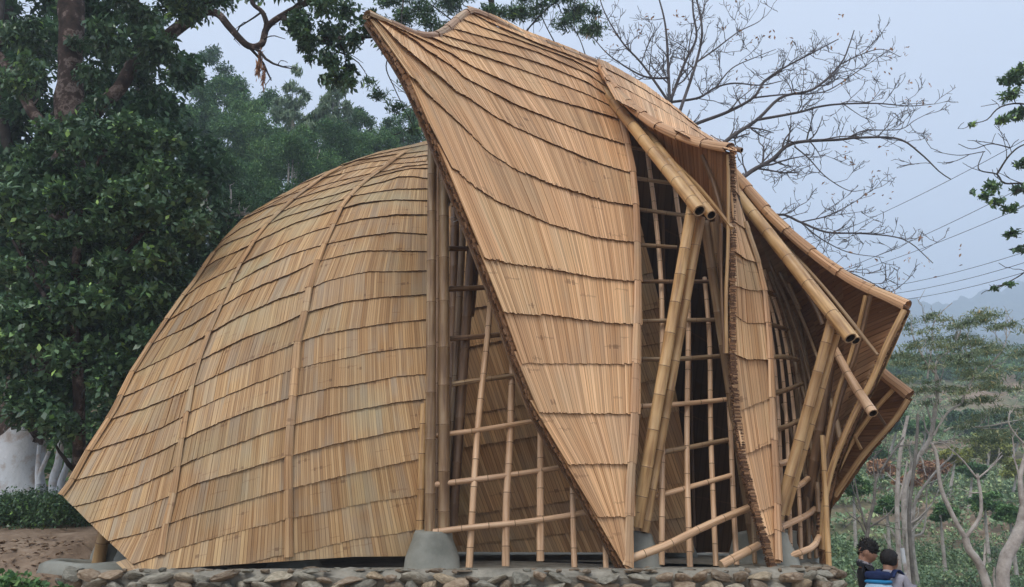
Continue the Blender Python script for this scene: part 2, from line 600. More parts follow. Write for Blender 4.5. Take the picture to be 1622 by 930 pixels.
def cladding(parent, S, lines, guides, us, bounds, slat=5.0, panel=75.0, lift=0.045, thick=0.016, overlap=0.25,
             m=None, name='shingle', ulim=(0.0, 1.0), e0=160, e1=160, rag=0.06, vlen=0.42, base0=0.0, joined=False, gap=0.04):
    LL = [Line(l, guides, us, e0, e1) for l in lines]
    objs = []
    allg = G()
    for k in range(len(LL) - 1):
        A, B = LL[k], LL[k + 1]
        pa, pb = B.at(ulim[0]), B.at(ulim[1])
        W = abs(np.interp(ulim[1], B.u, B.s) - np.interp(ulim[0], B.u, B.s))
        W2 = abs(np.interp(ulim[1], A.u, A.s) - np.interp(ulim[0], A.u, A.s))
        n = max(2, int(max(W, W2) / slat))
        per = max(3, int(panel / slat))
        off = R.randint(0, per - 1)
        g = G()
        curp = None
        culm_v = R.uniform(0, 1.1); culm_left = 0
        pn_r, pn_l = 0, 0
        widths = [R.uniform(0.6, 1.45) for _ in range(n)]
        cs = np.r_[0, np.cumsum(widths)]; cs = cs / cs[-1]
        for i in range(n):
            pid = (i + off) // per
            if pid != curp:
                if len(g.V) > 8 and not joined:
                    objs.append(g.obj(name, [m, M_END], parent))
                if not joined:
                    g = G()
                curp = pid
                pn_r = R.uniform(-0.5, 0.5) * rag * 0.9
                pn_l = R.uniform(0.75, 1.3)
            if culm_left <= 0:
                culm_left = R.randint(3, 9); culm_v = R.uniform(0, 1.1)
            culm_left -= 1
            ua = ulim[0] + (ulim[1] - ulim[0]) * cs[i]
            ub = ulim[0] + (ulim[1] - ulim[0]) * cs[i + 1]
            ub = ub - (ub - ua) * gap
            a0, a1, b0, b1 = A.at(ua), A.at(ub), B.at(ua), B.at(ub)
            dl = pn_r + R.uniform(-0.35, 0.35) * rag
            h0, h1 = b0 - a0, b1 - a1
            poly = [(*(a0 - h0 * overlap), -overlap, 0), (*(a1 - h1 * overlap), -overlap, 1),
                    (*(b1 + h1 * (dl + R.uniform(-.01, .01))), 1 + dl, 1), (*(b0 + h0 * dl), 1 + dl, 0)]
            poly = clip_bounds(poly, bounds)
            if len(poly) < 3:
                continue
            SLAT_NO[0] += 1
            slat_into(g if not joined else allg, S, poly, lift * pn_l, thick, base0 + R.uniform(0, 0.006) - (0.004 if R.random() < .06 else 0),
                      SLAT_NO[0], SLAT_NO[0] + 1, vlen, culm_v + R.uniform(-.006, .006))
        if len(g.V) > 8 and not joined:
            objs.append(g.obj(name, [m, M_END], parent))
    if joined and allg.V:
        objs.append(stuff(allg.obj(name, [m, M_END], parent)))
    return objs

def lining(name, parent, S, poly_rows, m, off=-0.035, loc=None, thick=0.0):
    """a continuous woven lining: rows of pixel points, lofted"""
    g = G()
    rows = []
    for row in poly_rows:
        rows.append([S.p(x, y) + S.n(x, y) * off for x, y in row])
    for i in range(len(rows) - 1):
        for j in range(len(rows[i]) - 1):
            q = [rows[i][j], rows[i][j + 1], rows[i + 1][j + 1], rows[i + 1][j]]
            u0 = j * 3
            g.face(q, [(u0 + .02, i * .4), (u0 + 2.98, i * .4), (u0 + 2.98, i * .4 + .4), (u0 + .02, i * .4 + .4)])
    return g.obj(name, [m], parent, loc=loc)

def rows_between(La, Lb, n, m_):
    a = smooth2(La, m_); b = smooth2(Lb, m_)
    return [[tuple(a[j] * (1 - t) + b[j] * t) for j in range(m_)] for t in np.linspace(0, 1, n)]

def smooth2(L, n):
    L = np.array(L, float)
    d = np.r_[0, np.cumsum(np.linalg.norm(np.diff(L, axis=0), axis=1))]
    t = np.linspace(0, d[-1], n)
    return np.array([np.interp(t, d, L[:, 0]), np.interp(t, d, L[:, 1])]).T

def cap_run(parent, path, normals, w, h, cuts, m, name='ridge_cap', arc=95, slats=7, flare=1.12, lap=0.05, thick=0.014, w1=None):
    """overlapping half-round ridge pieces; cuts: fractions of length where pieces end"""
    path = np.asarray(path, float)
    L = np.r_[0, np.cumsum(np.linalg.norm(np.diff(path, axis=0), axis=1))]
    tot = L[-1]
    T = np.gradient(path, axis=0)
    objs = []
    w1 = w1 or w
    def at(t):
        p = np.array([np.interp(t, L, path[:, k]) for k in range(3)])
        tt = nrm([np.interp(t, L, T[:, k]) for k in range(3)])
        nn = np.array([np.interp(t, L, normals[:, k]) for k in range(3)])
        nn = nrm(nn - tt * np.dot(nn, tt))
        return p, tt, nn, np.cross(tt, nn)
    cuts = list(cuts)
    for c in range(len(cuts) - 1):
        t0 = max(cuts[c] * tot - lap, 0); t1 = cuts[c + 1] * tot
        g = G()
        ns = max(2, int((t1 - t0) / 0.12) + 1)
        sh = R.uniform(-.006, .006)
        voff = R.uniform(0, 1.1)
        for s_ in range(slats):
            a0 = math.radians(-arc + 2 * arc * (s_ + 0.03) / slats); a1 = math.radians(-arc + 2 * arc * (s_ + 0.97) / slats)
            SLAT_NO[0] += 1
            rj = R.uniform(0.97, 1.05)
            ring = []
            for i in range(ns + 1):
                f_ = i / ns
                t = t0 + (t1 - t0) * f_
                if i == ns:
                    t += R.uniform(-.01, .012)
                p, tt, nn, ss = at(t)
                k = (0.93 + (flare - 0.93) * f_) * rj
                ww = (w + (w1 - w) * t / tot) * k
                hh = h * k
                row = []
                for a, kk in ((a0, 1), (a1, 1), (a1, 0), (a0, 0)):
                    rr = 1 if kk else 1 - thick / max(h, w * .5)
                    row.append(p + ss * (ww * math.sin(a) * rr + sh) + nn * (hh * math.cos(a) * rr))
                ring.append((row, t))
            for i in range(ns):
                (r0_, ta), (r1_, tb) = ring[i], ring[i + 1]
                for x in range(4):
                    y = (x + 1) % 4
                    ux = (SLAT_NO[0] + .05, SLAT_NO[0] + .95)
                    g.face([r0_[x], r0_[y], r1_[y], r1_[x]], [(ux[0], voff + ta), (ux[1], voff + ta), (ux[1], voff + tb), (ux[0], voff + tb)])
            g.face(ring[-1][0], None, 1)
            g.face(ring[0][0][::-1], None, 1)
        objs.append(g.obj(name, [m, M_END], parent))
    return objs

def strip_bar(name, parent, pts, w, h, m, nrmv=None, nodes=0.4):
    """split-culm batten: shallow half-round section"""
    path = smooth_path(pts, max(3, 4 * len(pts)))
    T, S_, B_ = frames(path)
    g = G()
    u = R.uniform(0, 50)
    L = np.r_[0, np.cumsum(np.linalg.norm(np.diff(path, axis=0), axis=1))]
    prof = [(-.5, 0), (-.35, .7), (0, 1), (.35, .7), (.5, 0), (.3, -.15), (-.3, -.15)]
    if nrmv is not None:
        nn = np.array([nrm(np.array(nrmv) - t * np.dot(nrmv, t)) for t in T]); ss = np.cross(T, nn)
    else:
        nn, ss = B_, S_
    k = len(prof)
    V = [path[i] + ss[i] * a * w + nn[i] * b * h for i in range(len(path)) for a, b in prof]
    Fs, UV = [], []
    for i in range(len(path) - 1):
        for j in range(k):
            j2 = (j + 1) % k
            Fs.append([i * k + j, i * k + j2, (i + 1) * k + j2, (i + 1) * k + j])
            UV.append([(u + j / k, L[i]), (u + (j + 1) / k, L[i]), (u + (j + 1) / k, L[i + 1]), (u + j / k, L[i + 1])])
    Fs.append(list(range(k))[::-1]); UV.append([(0, 0)] * k)
    Fs.append([(len(path) - 1) * k + j for j in range(k)]); UV.append([(0, 0)] * k)
    g.idx(V, Fs, UV)
    return g.obj(name, [m], parent, loc=path[0])
# ------------------------------------------------------------------ the bamboo pavilion
PAV = empty('bamboo_pavilion', (0.3, 11.0, 0.0), 'bamboo pavilion clad in overlapping scales of split bamboo shingles on a rubble platform', 'pavilion')

# ---- big left shell
SA = Surf([(650, 880, 9.55), (673, 677, 9.55), (673, 550, 9.9), (673, 430, 10.3), (674, 341, 10.8), (676, 285, 11.5), (676, 256, 12.3), (677, 237, 13.2),
           (456, 885, 9.05), (458, 740, 9.05), (466, 584, 9.4), (500, 430, 10.1), (550, 320, 11.0), (620, 257, 12.3),
           (257, 877, 8.85), (286, 710, 9.15), (330, 535, 9.8), (385, 405, 10.8), (448, 336, 11.6), (540, 268, 12.6),
           (100, 784, 9.6), (170, 655, 10.1), (240, 550, 10.7), (300, 452, 11.4), (350, 385, 12.0), (220, 905, 8.75), (420, 318, 12.2)], )
A_LINES = [
 [(592, 240), (635, 233), (678, 223)],
 [(560, 257), (592, 247), (645, 236), (676, 230)],
 [(540, 266), (564, 256), (600, 250), (635, 245), (676, 240)],
 [(500, 289), (542, 268), (583, 258), (618, 254), (645, 251), (676, 248)],
 [(470, 300), (516, 283), (563, 271), (616, 261), (643, 259), (676, 256)],
 [(450, 312), (492, 300), (535, 288), (592, 275), (611, 272), (643, 265), (676, 262)],
 [(407, 338), (427, 329), (460, 320), (489, 310), (525, 299), (563, 289), (594, 282), (628, 273), (652, 268), (676, 268)],
 [(362, 376), (383, 362), (410, 350), (448, 336), (482, 322), (520, 313), (563, 300), (606, 290), (630, 282), (654, 281), (676, 284)],
 [(337, 404), (352, 391), (374, 381), (396, 373), (427, 356), (455, 344), (520, 325), (563, 311), (600, 305), (626, 301), (676, 300)],
 [(317, 431), (343, 413), (374, 400), (400, 387), (438, 369), (465, 356), (489, 348), (514, 340), (549, 330), (571, 324), (600, 320), (626, 318), (676, 319)],
 [(300, 466), (321, 451), (348, 437), (379, 423), (393, 414), (424, 400), (462, 381), (498, 367), (535, 357), (569, 348), (594, 345), (628, 341), (676, 341)],
 [(268, 508), (300, 489), (328, 471), (364, 454), (410, 428), (455, 407), (482, 398), (511, 390), (523, 387), (566, 377), (624, 369), (674, 372)],
 [(242, 546), (266, 534), (300, 518), (345, 491), (383, 469), (417, 453), (458, 437), (502, 416), (554, 403), (583, 398), (624, 398), (673, 399)],
 [(214, 592), (259, 570), (300, 548), (342, 524), (373, 506), (407, 491), (442, 475), (483, 462), (518, 446), (554, 437), (583, 431), (624, 431), (673, 430)],
 [(186, 633), (211, 624), (249, 606), (280, 592), (317, 573), (363, 549), (390, 536), (442, 516), (483, 497), (518, 487), (552, 479), (607, 472), (673, 468)],
 [(164, 670), (200, 658), (235, 646), (269, 632), (313, 611), (338, 598), (376, 581), (428, 561), (473, 543), (511, 531), (545, 525), (604, 515), (673, 507)],
 [(137, 719), (175, 707), (218, 693), (261, 676), (306, 652), (349, 632), (404, 609), (459, 588), (500, 577), (552, 567), (583, 561), (624, 555), (673, 550)],
 [(111, 765), (132, 759), (175, 748), (212, 734), (252, 717), (286, 700), (313, 686), (349, 670), (404, 649), (466, 629), (523, 615), (552, 612), (587, 606), (624, 598), (673, 594)],
 [(119, 803), (149, 796), (187, 783), (226, 768), (267, 750), (290, 738), (313, 727), (349, 713), (381, 701), (424, 686), (462, 675), (514, 662), (552, 653), (590, 646), (624, 639), (673, 633)],
 [(147, 829), (192, 816), (226, 804), (272, 785), (313, 766), (337, 759), (376, 748), (414, 736), (462, 723), (528, 705), (576, 694), (624, 684), (673, 677)],
 [(180, 857), (226, 846), (262, 833), (300, 819), (349, 805), (390, 793), (424, 783), (462, 774), (514, 761), (576, 746), (624, 735), (667, 727)],
 [(214, 894), (255, 880), (300, 864), (349, 850), (390, 839), (435, 828), (462, 821), (480, 817), (523, 809), (576, 797), (624, 790), (662, 783)],
 [(390, 894), (430, 882), (457, 878), (500, 869), (566, 853), (609, 848), (658, 839)],
 [(390, 945), (430, 933), (457, 929), (500, 920), (566, 905), (609, 898), (650, 890)]]
A_SIL = [(95, 784), (111, 763), (137, 715), (178, 650), (206, 591), (235, 545), (261, 506), (288, 467), (302, 450), (335, 400), (378, 352), (425, 322), (465, 298), (510, 275), (564, 254), (600, 241), (650, 230), (678, 222)]
A_SILG = [(60, 960), (75, 850), (95, 784)] + A_SIL[1:11] + [(420, 318), (460, 292), (505, 266), (560, 240)]
A_R2 = [(235, 975), (257, 877), (265, 831), (277, 782), (291, 696), (307, 610), (320, 567), (335, 525), (352, 486), (369, 449), (386, 415), (405, 382), (425, 356), (446, 336), (468, 315), (490, 299), (514, 281), (540, 267), (564, 256), (600, 236)]
A_R3 = [(454, 1000), (456, 880), (457, 723), (460, 674), (465, 620), (471, 543), (483, 497), (490, 457), (504, 416), (516, 386), (530, 357), (542, 330), (556, 311), (573, 294), (588, 282), (604, 271), (616, 261), (628, 251), (640, 243), (655, 236), (668, 220)]
A_RIGHT = [(790, 960), (750, 860), (722, 780), (700, 690), (682, 600), (675, 500), (678, 222), (680, 190)]
b_sil = A_SIL
b_right = [(680, 200), (679, 470), (677, 600), (674, 720), (668, 780), (662, 845), (648, 905)]
b_bot = [(665, 881), (560, 882), (455, 889), (350, 896), (222, 905), (160, 846), (100, 786), (40, 730)]
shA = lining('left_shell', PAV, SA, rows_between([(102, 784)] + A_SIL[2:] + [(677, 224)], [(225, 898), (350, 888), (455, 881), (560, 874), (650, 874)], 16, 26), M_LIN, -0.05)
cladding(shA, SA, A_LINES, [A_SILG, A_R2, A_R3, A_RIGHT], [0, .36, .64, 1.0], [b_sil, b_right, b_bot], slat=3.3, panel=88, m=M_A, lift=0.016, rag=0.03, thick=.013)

def surf_cap(parent, S, poly, w, h, lines, m, arc=85, slats=4, e=None, **kw):
    """low ridge strip lying on a shell; cut where it meets the course lines"""
    q = smooth2(poly, 60)
    path = np.array([S.p(x, y) for x, y in q])
    nn = np.array([S.n(x, y) for x, y in q])
    L = np.r_[0, np.cumsum(np.linalg.norm(np.diff(path, axis=0), axis=1))]
    cuts = []
    for ln in lines:
        ln = extend(ln, 60, 60)
        for i in range(len(q) - 1):
            hit = None
            for j in range(len(ln) - 1):
                t = seg_int(q[i], q[i + 1], ln[j], ln[j + 1])
                if t is not None:
                    hit = (L[i] + t * (L[i + 1] - L[i])) / L[-1]
            if hit is not None:
                cuts.append(hit)
    cuts = sorted([0.0] + [c for c in cuts if 0.015 < c < 0.985] + [1.0])
    keep = [cuts[0]]
    for c in cuts[1:]:
        if c - keep[-1] > 0.012:
            keep.append(c)
    keep[-1] = 1.0
    return cap_run(parent, path + nn * kw.pop('raise_', 0.03), nn, w, h, keep, m, arc=arc, slats=slats, **kw)

surf_cap(shA, SA, A_R2[::-1][2:-2] + [(256, 882)], 0.040, 0.020, A_LINES, M_A2)
surf_cap(shA, SA, A_R3[::-1][2:-2] + [(456, 884)], 0.044, 0.020, A_LINES, M_A2)
surf_cap(shA, SA, [(x + 5, y + 3) for x, y in A_SIL[::-1][8:]], 0.05, 0.03, A_LINES, M_A2)
# the far flank of the left shell, falling away behind its crest
def flank(name, parent, crest, foot, n=14, m_=22, mt=None, bow=0.5, up=(0, 0, 1)):
    a = smooth_path(crest, m_); b = smooth_path(foot, m_)
    g = G()
    rows = []
    for i in range(n):
        t = i / (n - 1)
        rows.append([a[j] * (1 - t) + b[j] * t + np.array(up) * bow * math.sin(math.pi * t) for j in range(m_)])
    for i in range(n - 1):
        for j in range(m_ - 1):
            g.face([rows[i][j], rows[i][j + 1], rows[i + 1][j + 1], rows[i + 1][j]], [(j * 5, i * .4), (j * 5 + 4.9, i * .4), (j * 5 + 4.9, i * .4 + .4), (j * 5, i * .4 + .4)])
    return g.obj(name, [mt or M_A], parent)
crest = [SA.p(x + 6, y + 5) - SA.n(x + 6, y + 5) * 0.05 for x, y in A_SIL]
flank('far_flank', PAV, crest, [(-4.6, 11.0, 0.15), (-4.5, 11.8, 0.05), (-4.2, 12.6, 0.03), (-3.6, 13.4, 0.03), (-2.6, 14.3, 0.05), (-1.4, 15.0, 0.6), (-0.6, 15.3, 1.2)], bow=0.0)

# ---- inner shell glimpsed through the openings
SB = Surf([(690, 870, 11.3), (860, 872, 11.6), (1000, 876, 11.9), (1098, 876, 12.6), (700, 650, 11.2), (860, 640, 11.6), (1060, 560, 12.5),
           (720, 420, 11.5), (820, 430, 11.8), (1035, 440, 12.6), (760, 330, 11.9), (1085, 740, 12.7)])
B_LINES = [[(690, 350 + 0), (860, 330), (1080, 300)]]
for yl, yr in ((438, 360), (500, 420), (560, 478), (612, 535), (664, 592), (716, 648), (770, 706), (822, 762), (868, 818), (925, 875), (980, 930)):
    B_LINES.append([(690, yl), (860, yl - (yl - yr) * .38), (1090, yr)])
B_G0 = [(400, 250), (460, 480), (560, 780), (700, 1120)]
B_G1 = [(1010, 250), (1060, 480), (1150, 780), (1290, 1120)]
bB_r = [(1000, 300), (1035, 440), (1060, 560), (1076, 660), (1088, 760), (1099, 885)]
bB_b = [(1110, 876), (700, 874)]
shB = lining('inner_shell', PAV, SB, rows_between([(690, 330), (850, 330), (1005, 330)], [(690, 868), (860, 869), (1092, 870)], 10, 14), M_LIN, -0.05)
cladding(shB, SB, B_LINES, [B_G0, B_G1], [0, 1], [bB_r, bB_b, [(692, 1200), (692, 200)]], slat=4.4, panel=100, m=M_B, rag=0.03, lift=0.022, e0=340, e1=300)

# ---- tall middle shell
SC = Surf([(582, 20, 8.6), (640, 105, 8.55), (700, 240, 8.55), (760, 395, 8.6), (850, 655, 8.8), (920, 790, 8.95), (988, 898, 9.05),
           (694, 53, 9.2), (747, 14, 9.9), (829, 53, 10.3), (904, 81, 10.9), (950, 100, 11.3),
           (990, 200, 10.8), (1008, 320, 10.2), (1015, 450, 9.8), (1012, 620, 9.45), (1003, 780, 9.2), (990, 890, 9.08),
           (800, 250, 9.3), (850, 400, 9.15), (900, 600, 9.1)])
C_LINES = [
 [(734, 8), (790, 30), (870, 62), (950, 90)],
 [(742, 20), (786, 43), (850, 70), (904, 90), (950, 108)],
 [(729, 31), (770, 47), (800, 57), (850, 75), (904, 95), (952, 120)],
 [(715, 46), (766, 60), (800, 68), (850, 84), (930, 118), (958, 138)],
 [(703, 58), (758, 74), (812, 88), (866, 106), (930, 132), (966, 156)],
 [(683, 62), (713, 75), (741, 83), (775, 95), (812, 107), (866, 127), (930, 151), (978, 175)],
 [(662, 62), (685, 73), (713, 86), (726, 95), (750, 108), (780, 122), (812, 137), (850, 152), (920, 172), (984, 192)],
 [(629, 50), (655, 66), (675, 82), (694, 93), (718, 108), (733, 123), (769, 142), (812, 166), (866, 188), (930, 212), (990, 231)],
 [(600, 38), (615, 54), (634, 73), (655, 90), (681, 112), (700, 127), (718, 144), (743, 158), (780, 184), (812, 202), (866, 226), (930, 254), (1004, 277)],
 [(630, 108), (655, 126), (671, 145), (700, 172), (730, 200), (770, 240), (812, 267), (866, 292), (940, 316), (1010, 328)],
 [(690, 256), (705, 262), (721, 272), (750, 296), (780, 316), (812, 331), (866, 354), (940, 376), (1014, 387)],
 [(745, 404), (768, 411), (812, 418), (866, 426), (940, 440), (1015, 448)],
 [(780, 494), (812, 497), (866, 501), (940, 511), (1014, 517)],
 [(810, 576), (860, 576), (940, 577), (1012, 578)],
 [(840, 654), (880, 655), (940, 657), (1013, 657)],
 [(885, 737), (930, 736), (1004, 735)],
 [(930, 820), (960, 819), (1002, 819)],
 [(970, 905), (985, 904), (1002, 903)]]
C_G0 = [(340, -290), (500, -85), (580, 20), (640, 105), (680, 192), (700, 245), (730, 320), (760, 398), (790, 480), (820, 570), (852, 655), (905, 750), (950, 830), (990, 905), (1005, 940)]
C_G1 = [(640, -290), (800, -100), (930, 60), (944, 92), (966, 140), (980, 172), (990, 205), (1000, 260), (1008, 300), (1014, 390), (1017, 480), (1014, 600), (1012, 680), (1006, 760), (1002, 860), (1000, 960)]
bC_l = [(1000, 918), (989, 902), (950, 832), (905, 752), (850, 655), (818, 570), (790, 482), (760, 400), (728, 318), (700, 248), (676, 190), (636, 108), (582, 26)]
bC_t = [(575, 10), (610, 35), (640, 50), (668, 60), (694, 55), (720, 34), (745, 10), (772, 17), (829, 47), (904, 76), (950, 98)]
bC_r = [(950, 90), (970, 130), (988, 190), (1004, 270), (1012, 330), (1017, 400), (1017, 520), (1014, 640), (1006, 740), (1003, 905)]
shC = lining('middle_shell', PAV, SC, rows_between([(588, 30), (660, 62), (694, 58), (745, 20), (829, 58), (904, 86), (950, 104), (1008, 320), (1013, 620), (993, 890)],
             [(588, 32), (640, 112), (700, 248), (728, 318), (760, 400), (790, 482), (850, 658), (905, 756), (950, 834), (990, 900)], 10, 40), M_LIN, -0.05)
C_GA = [(400, -280), (561, -80), (657, 40), (705, 100), (760, 195), (805, 290), (838, 390), (856, 480), (872, 570), (893, 655), (935, 745), (966, 830), (995, 940)]
C_GB = [(508, -280), (668, -80), (764, 40), (820, 110), (870, 195), (905, 290), (928, 390), (940, 480), (947, 570), (953, 655), (972, 745), (986, 830), (998, 940)]
cladding(shC, SC, C_LINES, [C_G0, C_GA, C_GB, C_G1], [0, .33, .66, 1], [bC_l, bC_t, bC_r, [(572, 60), (586, 14)]], slat=3.7, panel=95, m=M_C, lift=0.026, e0=420, e1=120, rag=0.038, thick=.014)
surf_cap(shC, SC, [(962, 130), (978, 170), (990, 215), (1001, 270), (1006, 330), (1008, 400), (1008, 480), (1005, 600), (1003, 680), (997, 760), (994, 840), (991, 900)], 0.055, 0.028, C_LINES, M_CAP, raise_=0.03)
# ragged under-layer standing out along the free edge
g = G()
for i in range(330):
    t = i / 329.0
    q = smooth2(bC_l[1:], 331)[i]
    q2 = smooth2(bC_l[1:], 331)[min(i + 1, 330)]
    d = nrm(q2 - q); d = np.array((-d[0], -d[1]))      # down the edge
    o = np.array((-d[1], d[0]))                            # outward in the picture is to the left
    if o[0] > 0: o = -o
    n_ = SC.n(*q)
    for L_ in range(2):
        j = R.uniform(-1, 1)
        a = q + o * R.uniform(-1, 2.4 - L_) ; b_ = q - o * 7
        dep = 0.03 + 0.055 * L_ + R.uniform(-.012, .012)
        w_ = d * R.uniform(2.2, 4.2)
        pts = [SC.p(*(a - w_)) - n_ * dep, SC.p(*(a + w_)) - n_ * (dep + .004), SC.p(*(b_ + w_)) - n_ * dep, SC.p(*(b_ - w_)) - n_ * dep]
        SLAT_NO[0] += 1
        g.face(pts, [(SLAT_NO[0] + .1, 0), (SLAT_NO[0] + .9, 0), (SLAT_NO[0] + .9, .1), (SLAT_NO[0] + .1, .1)])
        g.face([p - n_ * .012 for p in pts[:2]] + [pts[1], pts[0]], None, 1)
stuff(g.obj('ragged_edge', [M_UND, M_END], shC))
strip_bar('edge_batten', shC, [SC.p(x + 4, y) - SC.n(x, y) * 0.13 for x, y in bC_l[1:]], 0.05, 0.03, M_POLED)

# ridge rolls
def ridge(parent, pts, w, h, n, m, up=(0, 0, 1), arc=118, slats=9, w1=None, **kw):
    ctrl = np.array([P(*p) for p in pts])
    path = smooth_path(ctrl, 50)
    nn = np.repeat(np.array([nrm(up)]), len(path), 0)
    T = np.gradient(path, axis=0)
    T /= np.linalg.norm(T, axis=1)[:, None]
    nn = np.array([nrm(a - t * np.dot(a, t)) for a, t in zip(nn, T)])
    return cap_run(parent, path, nn, w, h, np.linspace(0, 1, n + 1), m, arc=arc, slats=slats, w1=w1, **kw)
ridge(shC, [(942, 98, 11.25), (904, 85, 10.95), (870, 72, 10.65), (829, 58, 10.35), (800, 42, 10.15), (772, 27, 10.0), (747, 18, 9.85), (734, 24, 9.75), (722, 34, 9.6), (708, 46, 9.4), (694, 55, 9.25), (677, 58, 9.05),
            (656, 55, 8.95), (632, 45, 8.85), (610, 36, 8.75), (580, 24, 8.55)], 0.06, 0.055, 13, M_CAPG, up=(-.1, -.35, 1), slats=7, w1=0.075, flare=1.1)
pole('roll_core', [P(583, 26, 8.56), P(600, 44, 8.75), P(640, 70, 9.0)], 0.035, 0.03, M_POLED, shC, hole=(1, 0))

# ---- second scale: ridge, top, hanging underside
D_RIDGE = [(952, 108, 11.15), (966, 130, 10.85), (982, 152, 10.6), (1012, 179, 10.3), (1047, 202, 10.0), (1092, 221, 9.7), (1125, 230, 9.5), (1156, 235, 9.3)]
SD = Surf([(950, 98, 11.3), (982, 150, 10.7), (1012, 176, 10.4), (1047, 199, 10.1), (1092, 218, 9.8), (1156, 232, 9.4),
           (1022, 137, 12.2), (1072, 175, 12.2), (1112, 212, 11.8), (1135, 226, 10.6)])
scD = empty('second_scale', (1.0, 10.3, 5.0), parent=PAV)
D_LINES = [[(935, 84), (965, 100), (1022, 130), (1080, 172), (1130, 212)],
           [(950, 106), (975, 118), (1018, 142), (1060, 168), (1105, 203), (1140, 225)],
           [(960, 128), (1000, 148), (1040, 170), (1080, 194), (1120, 220), (1150, 232)],
           [(985, 165), (1015, 180), (1050, 200), (1095, 222), (1150, 238)]]
cladding(scD, SD, D_LINES, [[(942, 84), (950, 110), (962, 132), (981, 178)], [(1180, 150), (1170, 215), (1168, 235), (1165, 260)]], [0, 1],
         [[(1000, 205), (983, 178), (957, 122), (949, 100)], [(945, 92), (962, 99), (1022, 134), (1072, 172), (1112, 208), (1140, 224), (1158, 228)]], slat=3.7, panel=70, m=M_C, rag=0.04, lift=0.02, e0=80, e1=80)
ridge(scD, D_RIDGE, 0.055, 0.06, 8, M_CAP, up=(-.35, -.45, 1), arc=120, slats=10, w1=0.095)
pole('roll_core', [P(1175, 238, 9.2), P(1120, 228, 9.5), P(1060, 214, 9.9)], 0.035, 0.03, M_POLED, scD, hole=(1, 0))
SU = Surf([(960, 132, 11.1), (985, 165, 10.7), (1012, 186, 10.4), (1047, 208, 10.05), (1092, 228, 9.75), (1158, 244, 9.35),
           (985, 195, 11.4), (1040, 250, 10.9), (1100, 310, 10.4), (1156, 380, 9.9), (1158, 310, 9.6), (1100, 265, 10.0)])
U_L0 = [(950, 120), (985, 165), (1012, 186), (1047, 208), (1092, 228), (1160, 244)]
U_L1 = [(960, 150), (985, 185), (1030, 235), (1080, 285), (1120, 330), (1160, 372)]
U_L2 = [(960, 170), (985, 205), (1030, 256), (1080, 308), (1120, 352), (1160, 392)]
cladding(scD, SU, [U_L0, U_L1], [[(940, 100), (950, 120), (955, 150), (965, 200)], [(1164, 200), (1164, 420)]], [0, 1], [[(1159, 200), (1159, 420)]],
         slat=5.5, panel=70, m=M_UND, lift=0.02, e0=60, e1=60, overlap=0.0, name='underside_shingle')
lining('underside_lining', scD, SU, rows_between(U_L0[1:], U_L1[1:], 4, 10), M_LIN, -0.03)
strip_bar('batten', scD, [P(1112, 246, 9.7), P(1130, 290, 9.75), P(1146, 345, 9.75)], 0.07, 0.04, M_POLED)
strip_bar('batten', scD, [P(980, 178, 10.9), P(1050, 240, 10.2), P(1105, 292, 9.7), P(1160, 360, 9.3)], 0.07, 0.04, M_POLE)
strip_bar('batten', scD, [P(1153, 246, 9.32), P(1154, 300, 9.33), P(1153, 400, 9.35), P(1150, 470, 9.38), P(1151, 560, 9.4)], 0.045, 0.03, M_POLE)
strip_bar('batten', scD, [P(1142, 355, 9.5), P(1143, 450, 9.5), P(1147, 560, 9.5)], 0.04, 0.03, M_POLED)

# ---- narrow front shell of the second scale
SE = Surf([(1160, 262, 9.35), (1156, 400, 9.35), (1158, 560, 9.4), (1172, 700, 9.4), (1195, 805, 9.35), (1224, 890, 9.3),
           (1178, 350, 9.9), (1205, 430, 10.1), (1216, 520, 10.0), (1222, 640, 9.8), (1226, 760, 9.6), (1231, 890, 9.35), (1190, 560, 9.6), (1200, 720, 9.5)])
E_LINES = [[(1158, 250), (1172, 262)], [(1160, 300), (1175, 318)], [(1163, 353), (1178, 363)], [(1162, 400), (1180, 412), (1198, 417)], [(1160, 452), (1185, 460), (1207, 461)],
           [(1162, 500), (1180, 512), (1213, 513)], [(1160, 560), (1180, 570), (1216, 570)], [(1165, 654), (1190, 642), (1221, 630)],
           [(1172, 722), (1200, 710), (1226, 699)], [(1193, 811), (1212, 804), (1232, 797)], [(1205, 853), (1232, 842)], [(1214, 905), (1236, 903)]]
E_G0 = [(1157, 200), (1157, 560), (1163, 640), (1173, 720), (1193, 805), (1222, 900), (1228, 930)]
E_G1 = [(1166, 230), (1180, 362), (1200, 415), (1212, 470), (1220, 540), (1223, 620), (1228, 700), (1233, 800), (1235, 930)]
bE_l = [(1222, 900), (1208, 850), (1193, 805), (1173, 722), (1163, 640), (1158, 560), (1158, 240)]
bE_r = [(1164, 235), (1170, 320), (1182, 362), (1200, 415), (1213, 470), (1221, 540), (1225, 620), (1230, 700), (1235, 800), (1236, 930)]
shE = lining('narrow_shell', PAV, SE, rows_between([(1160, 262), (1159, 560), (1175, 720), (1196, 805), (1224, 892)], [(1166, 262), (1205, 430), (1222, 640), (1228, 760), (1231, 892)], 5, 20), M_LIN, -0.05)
cladding(shE, SE, E_LINES, [E_G0, E_G1], [0, 1], [bE_l, bE_r, [(1260, 893), (1180, 893)]], slat=3.7, panel=120, m=M_C, rag=0.03, lift=0.022, e0=60, e1=60)
surf_cap(shE, SE, [(1176, 352), (1196, 412), (1208, 465), (1215, 540), (1218, 620), (1222, 700), (1227, 800), (1229, 890)], 0.052, 0.04, E_LINES, M_CAP, raise_=0.03, slats=4)
g = G()
le = smooth2(bE_l, 560)
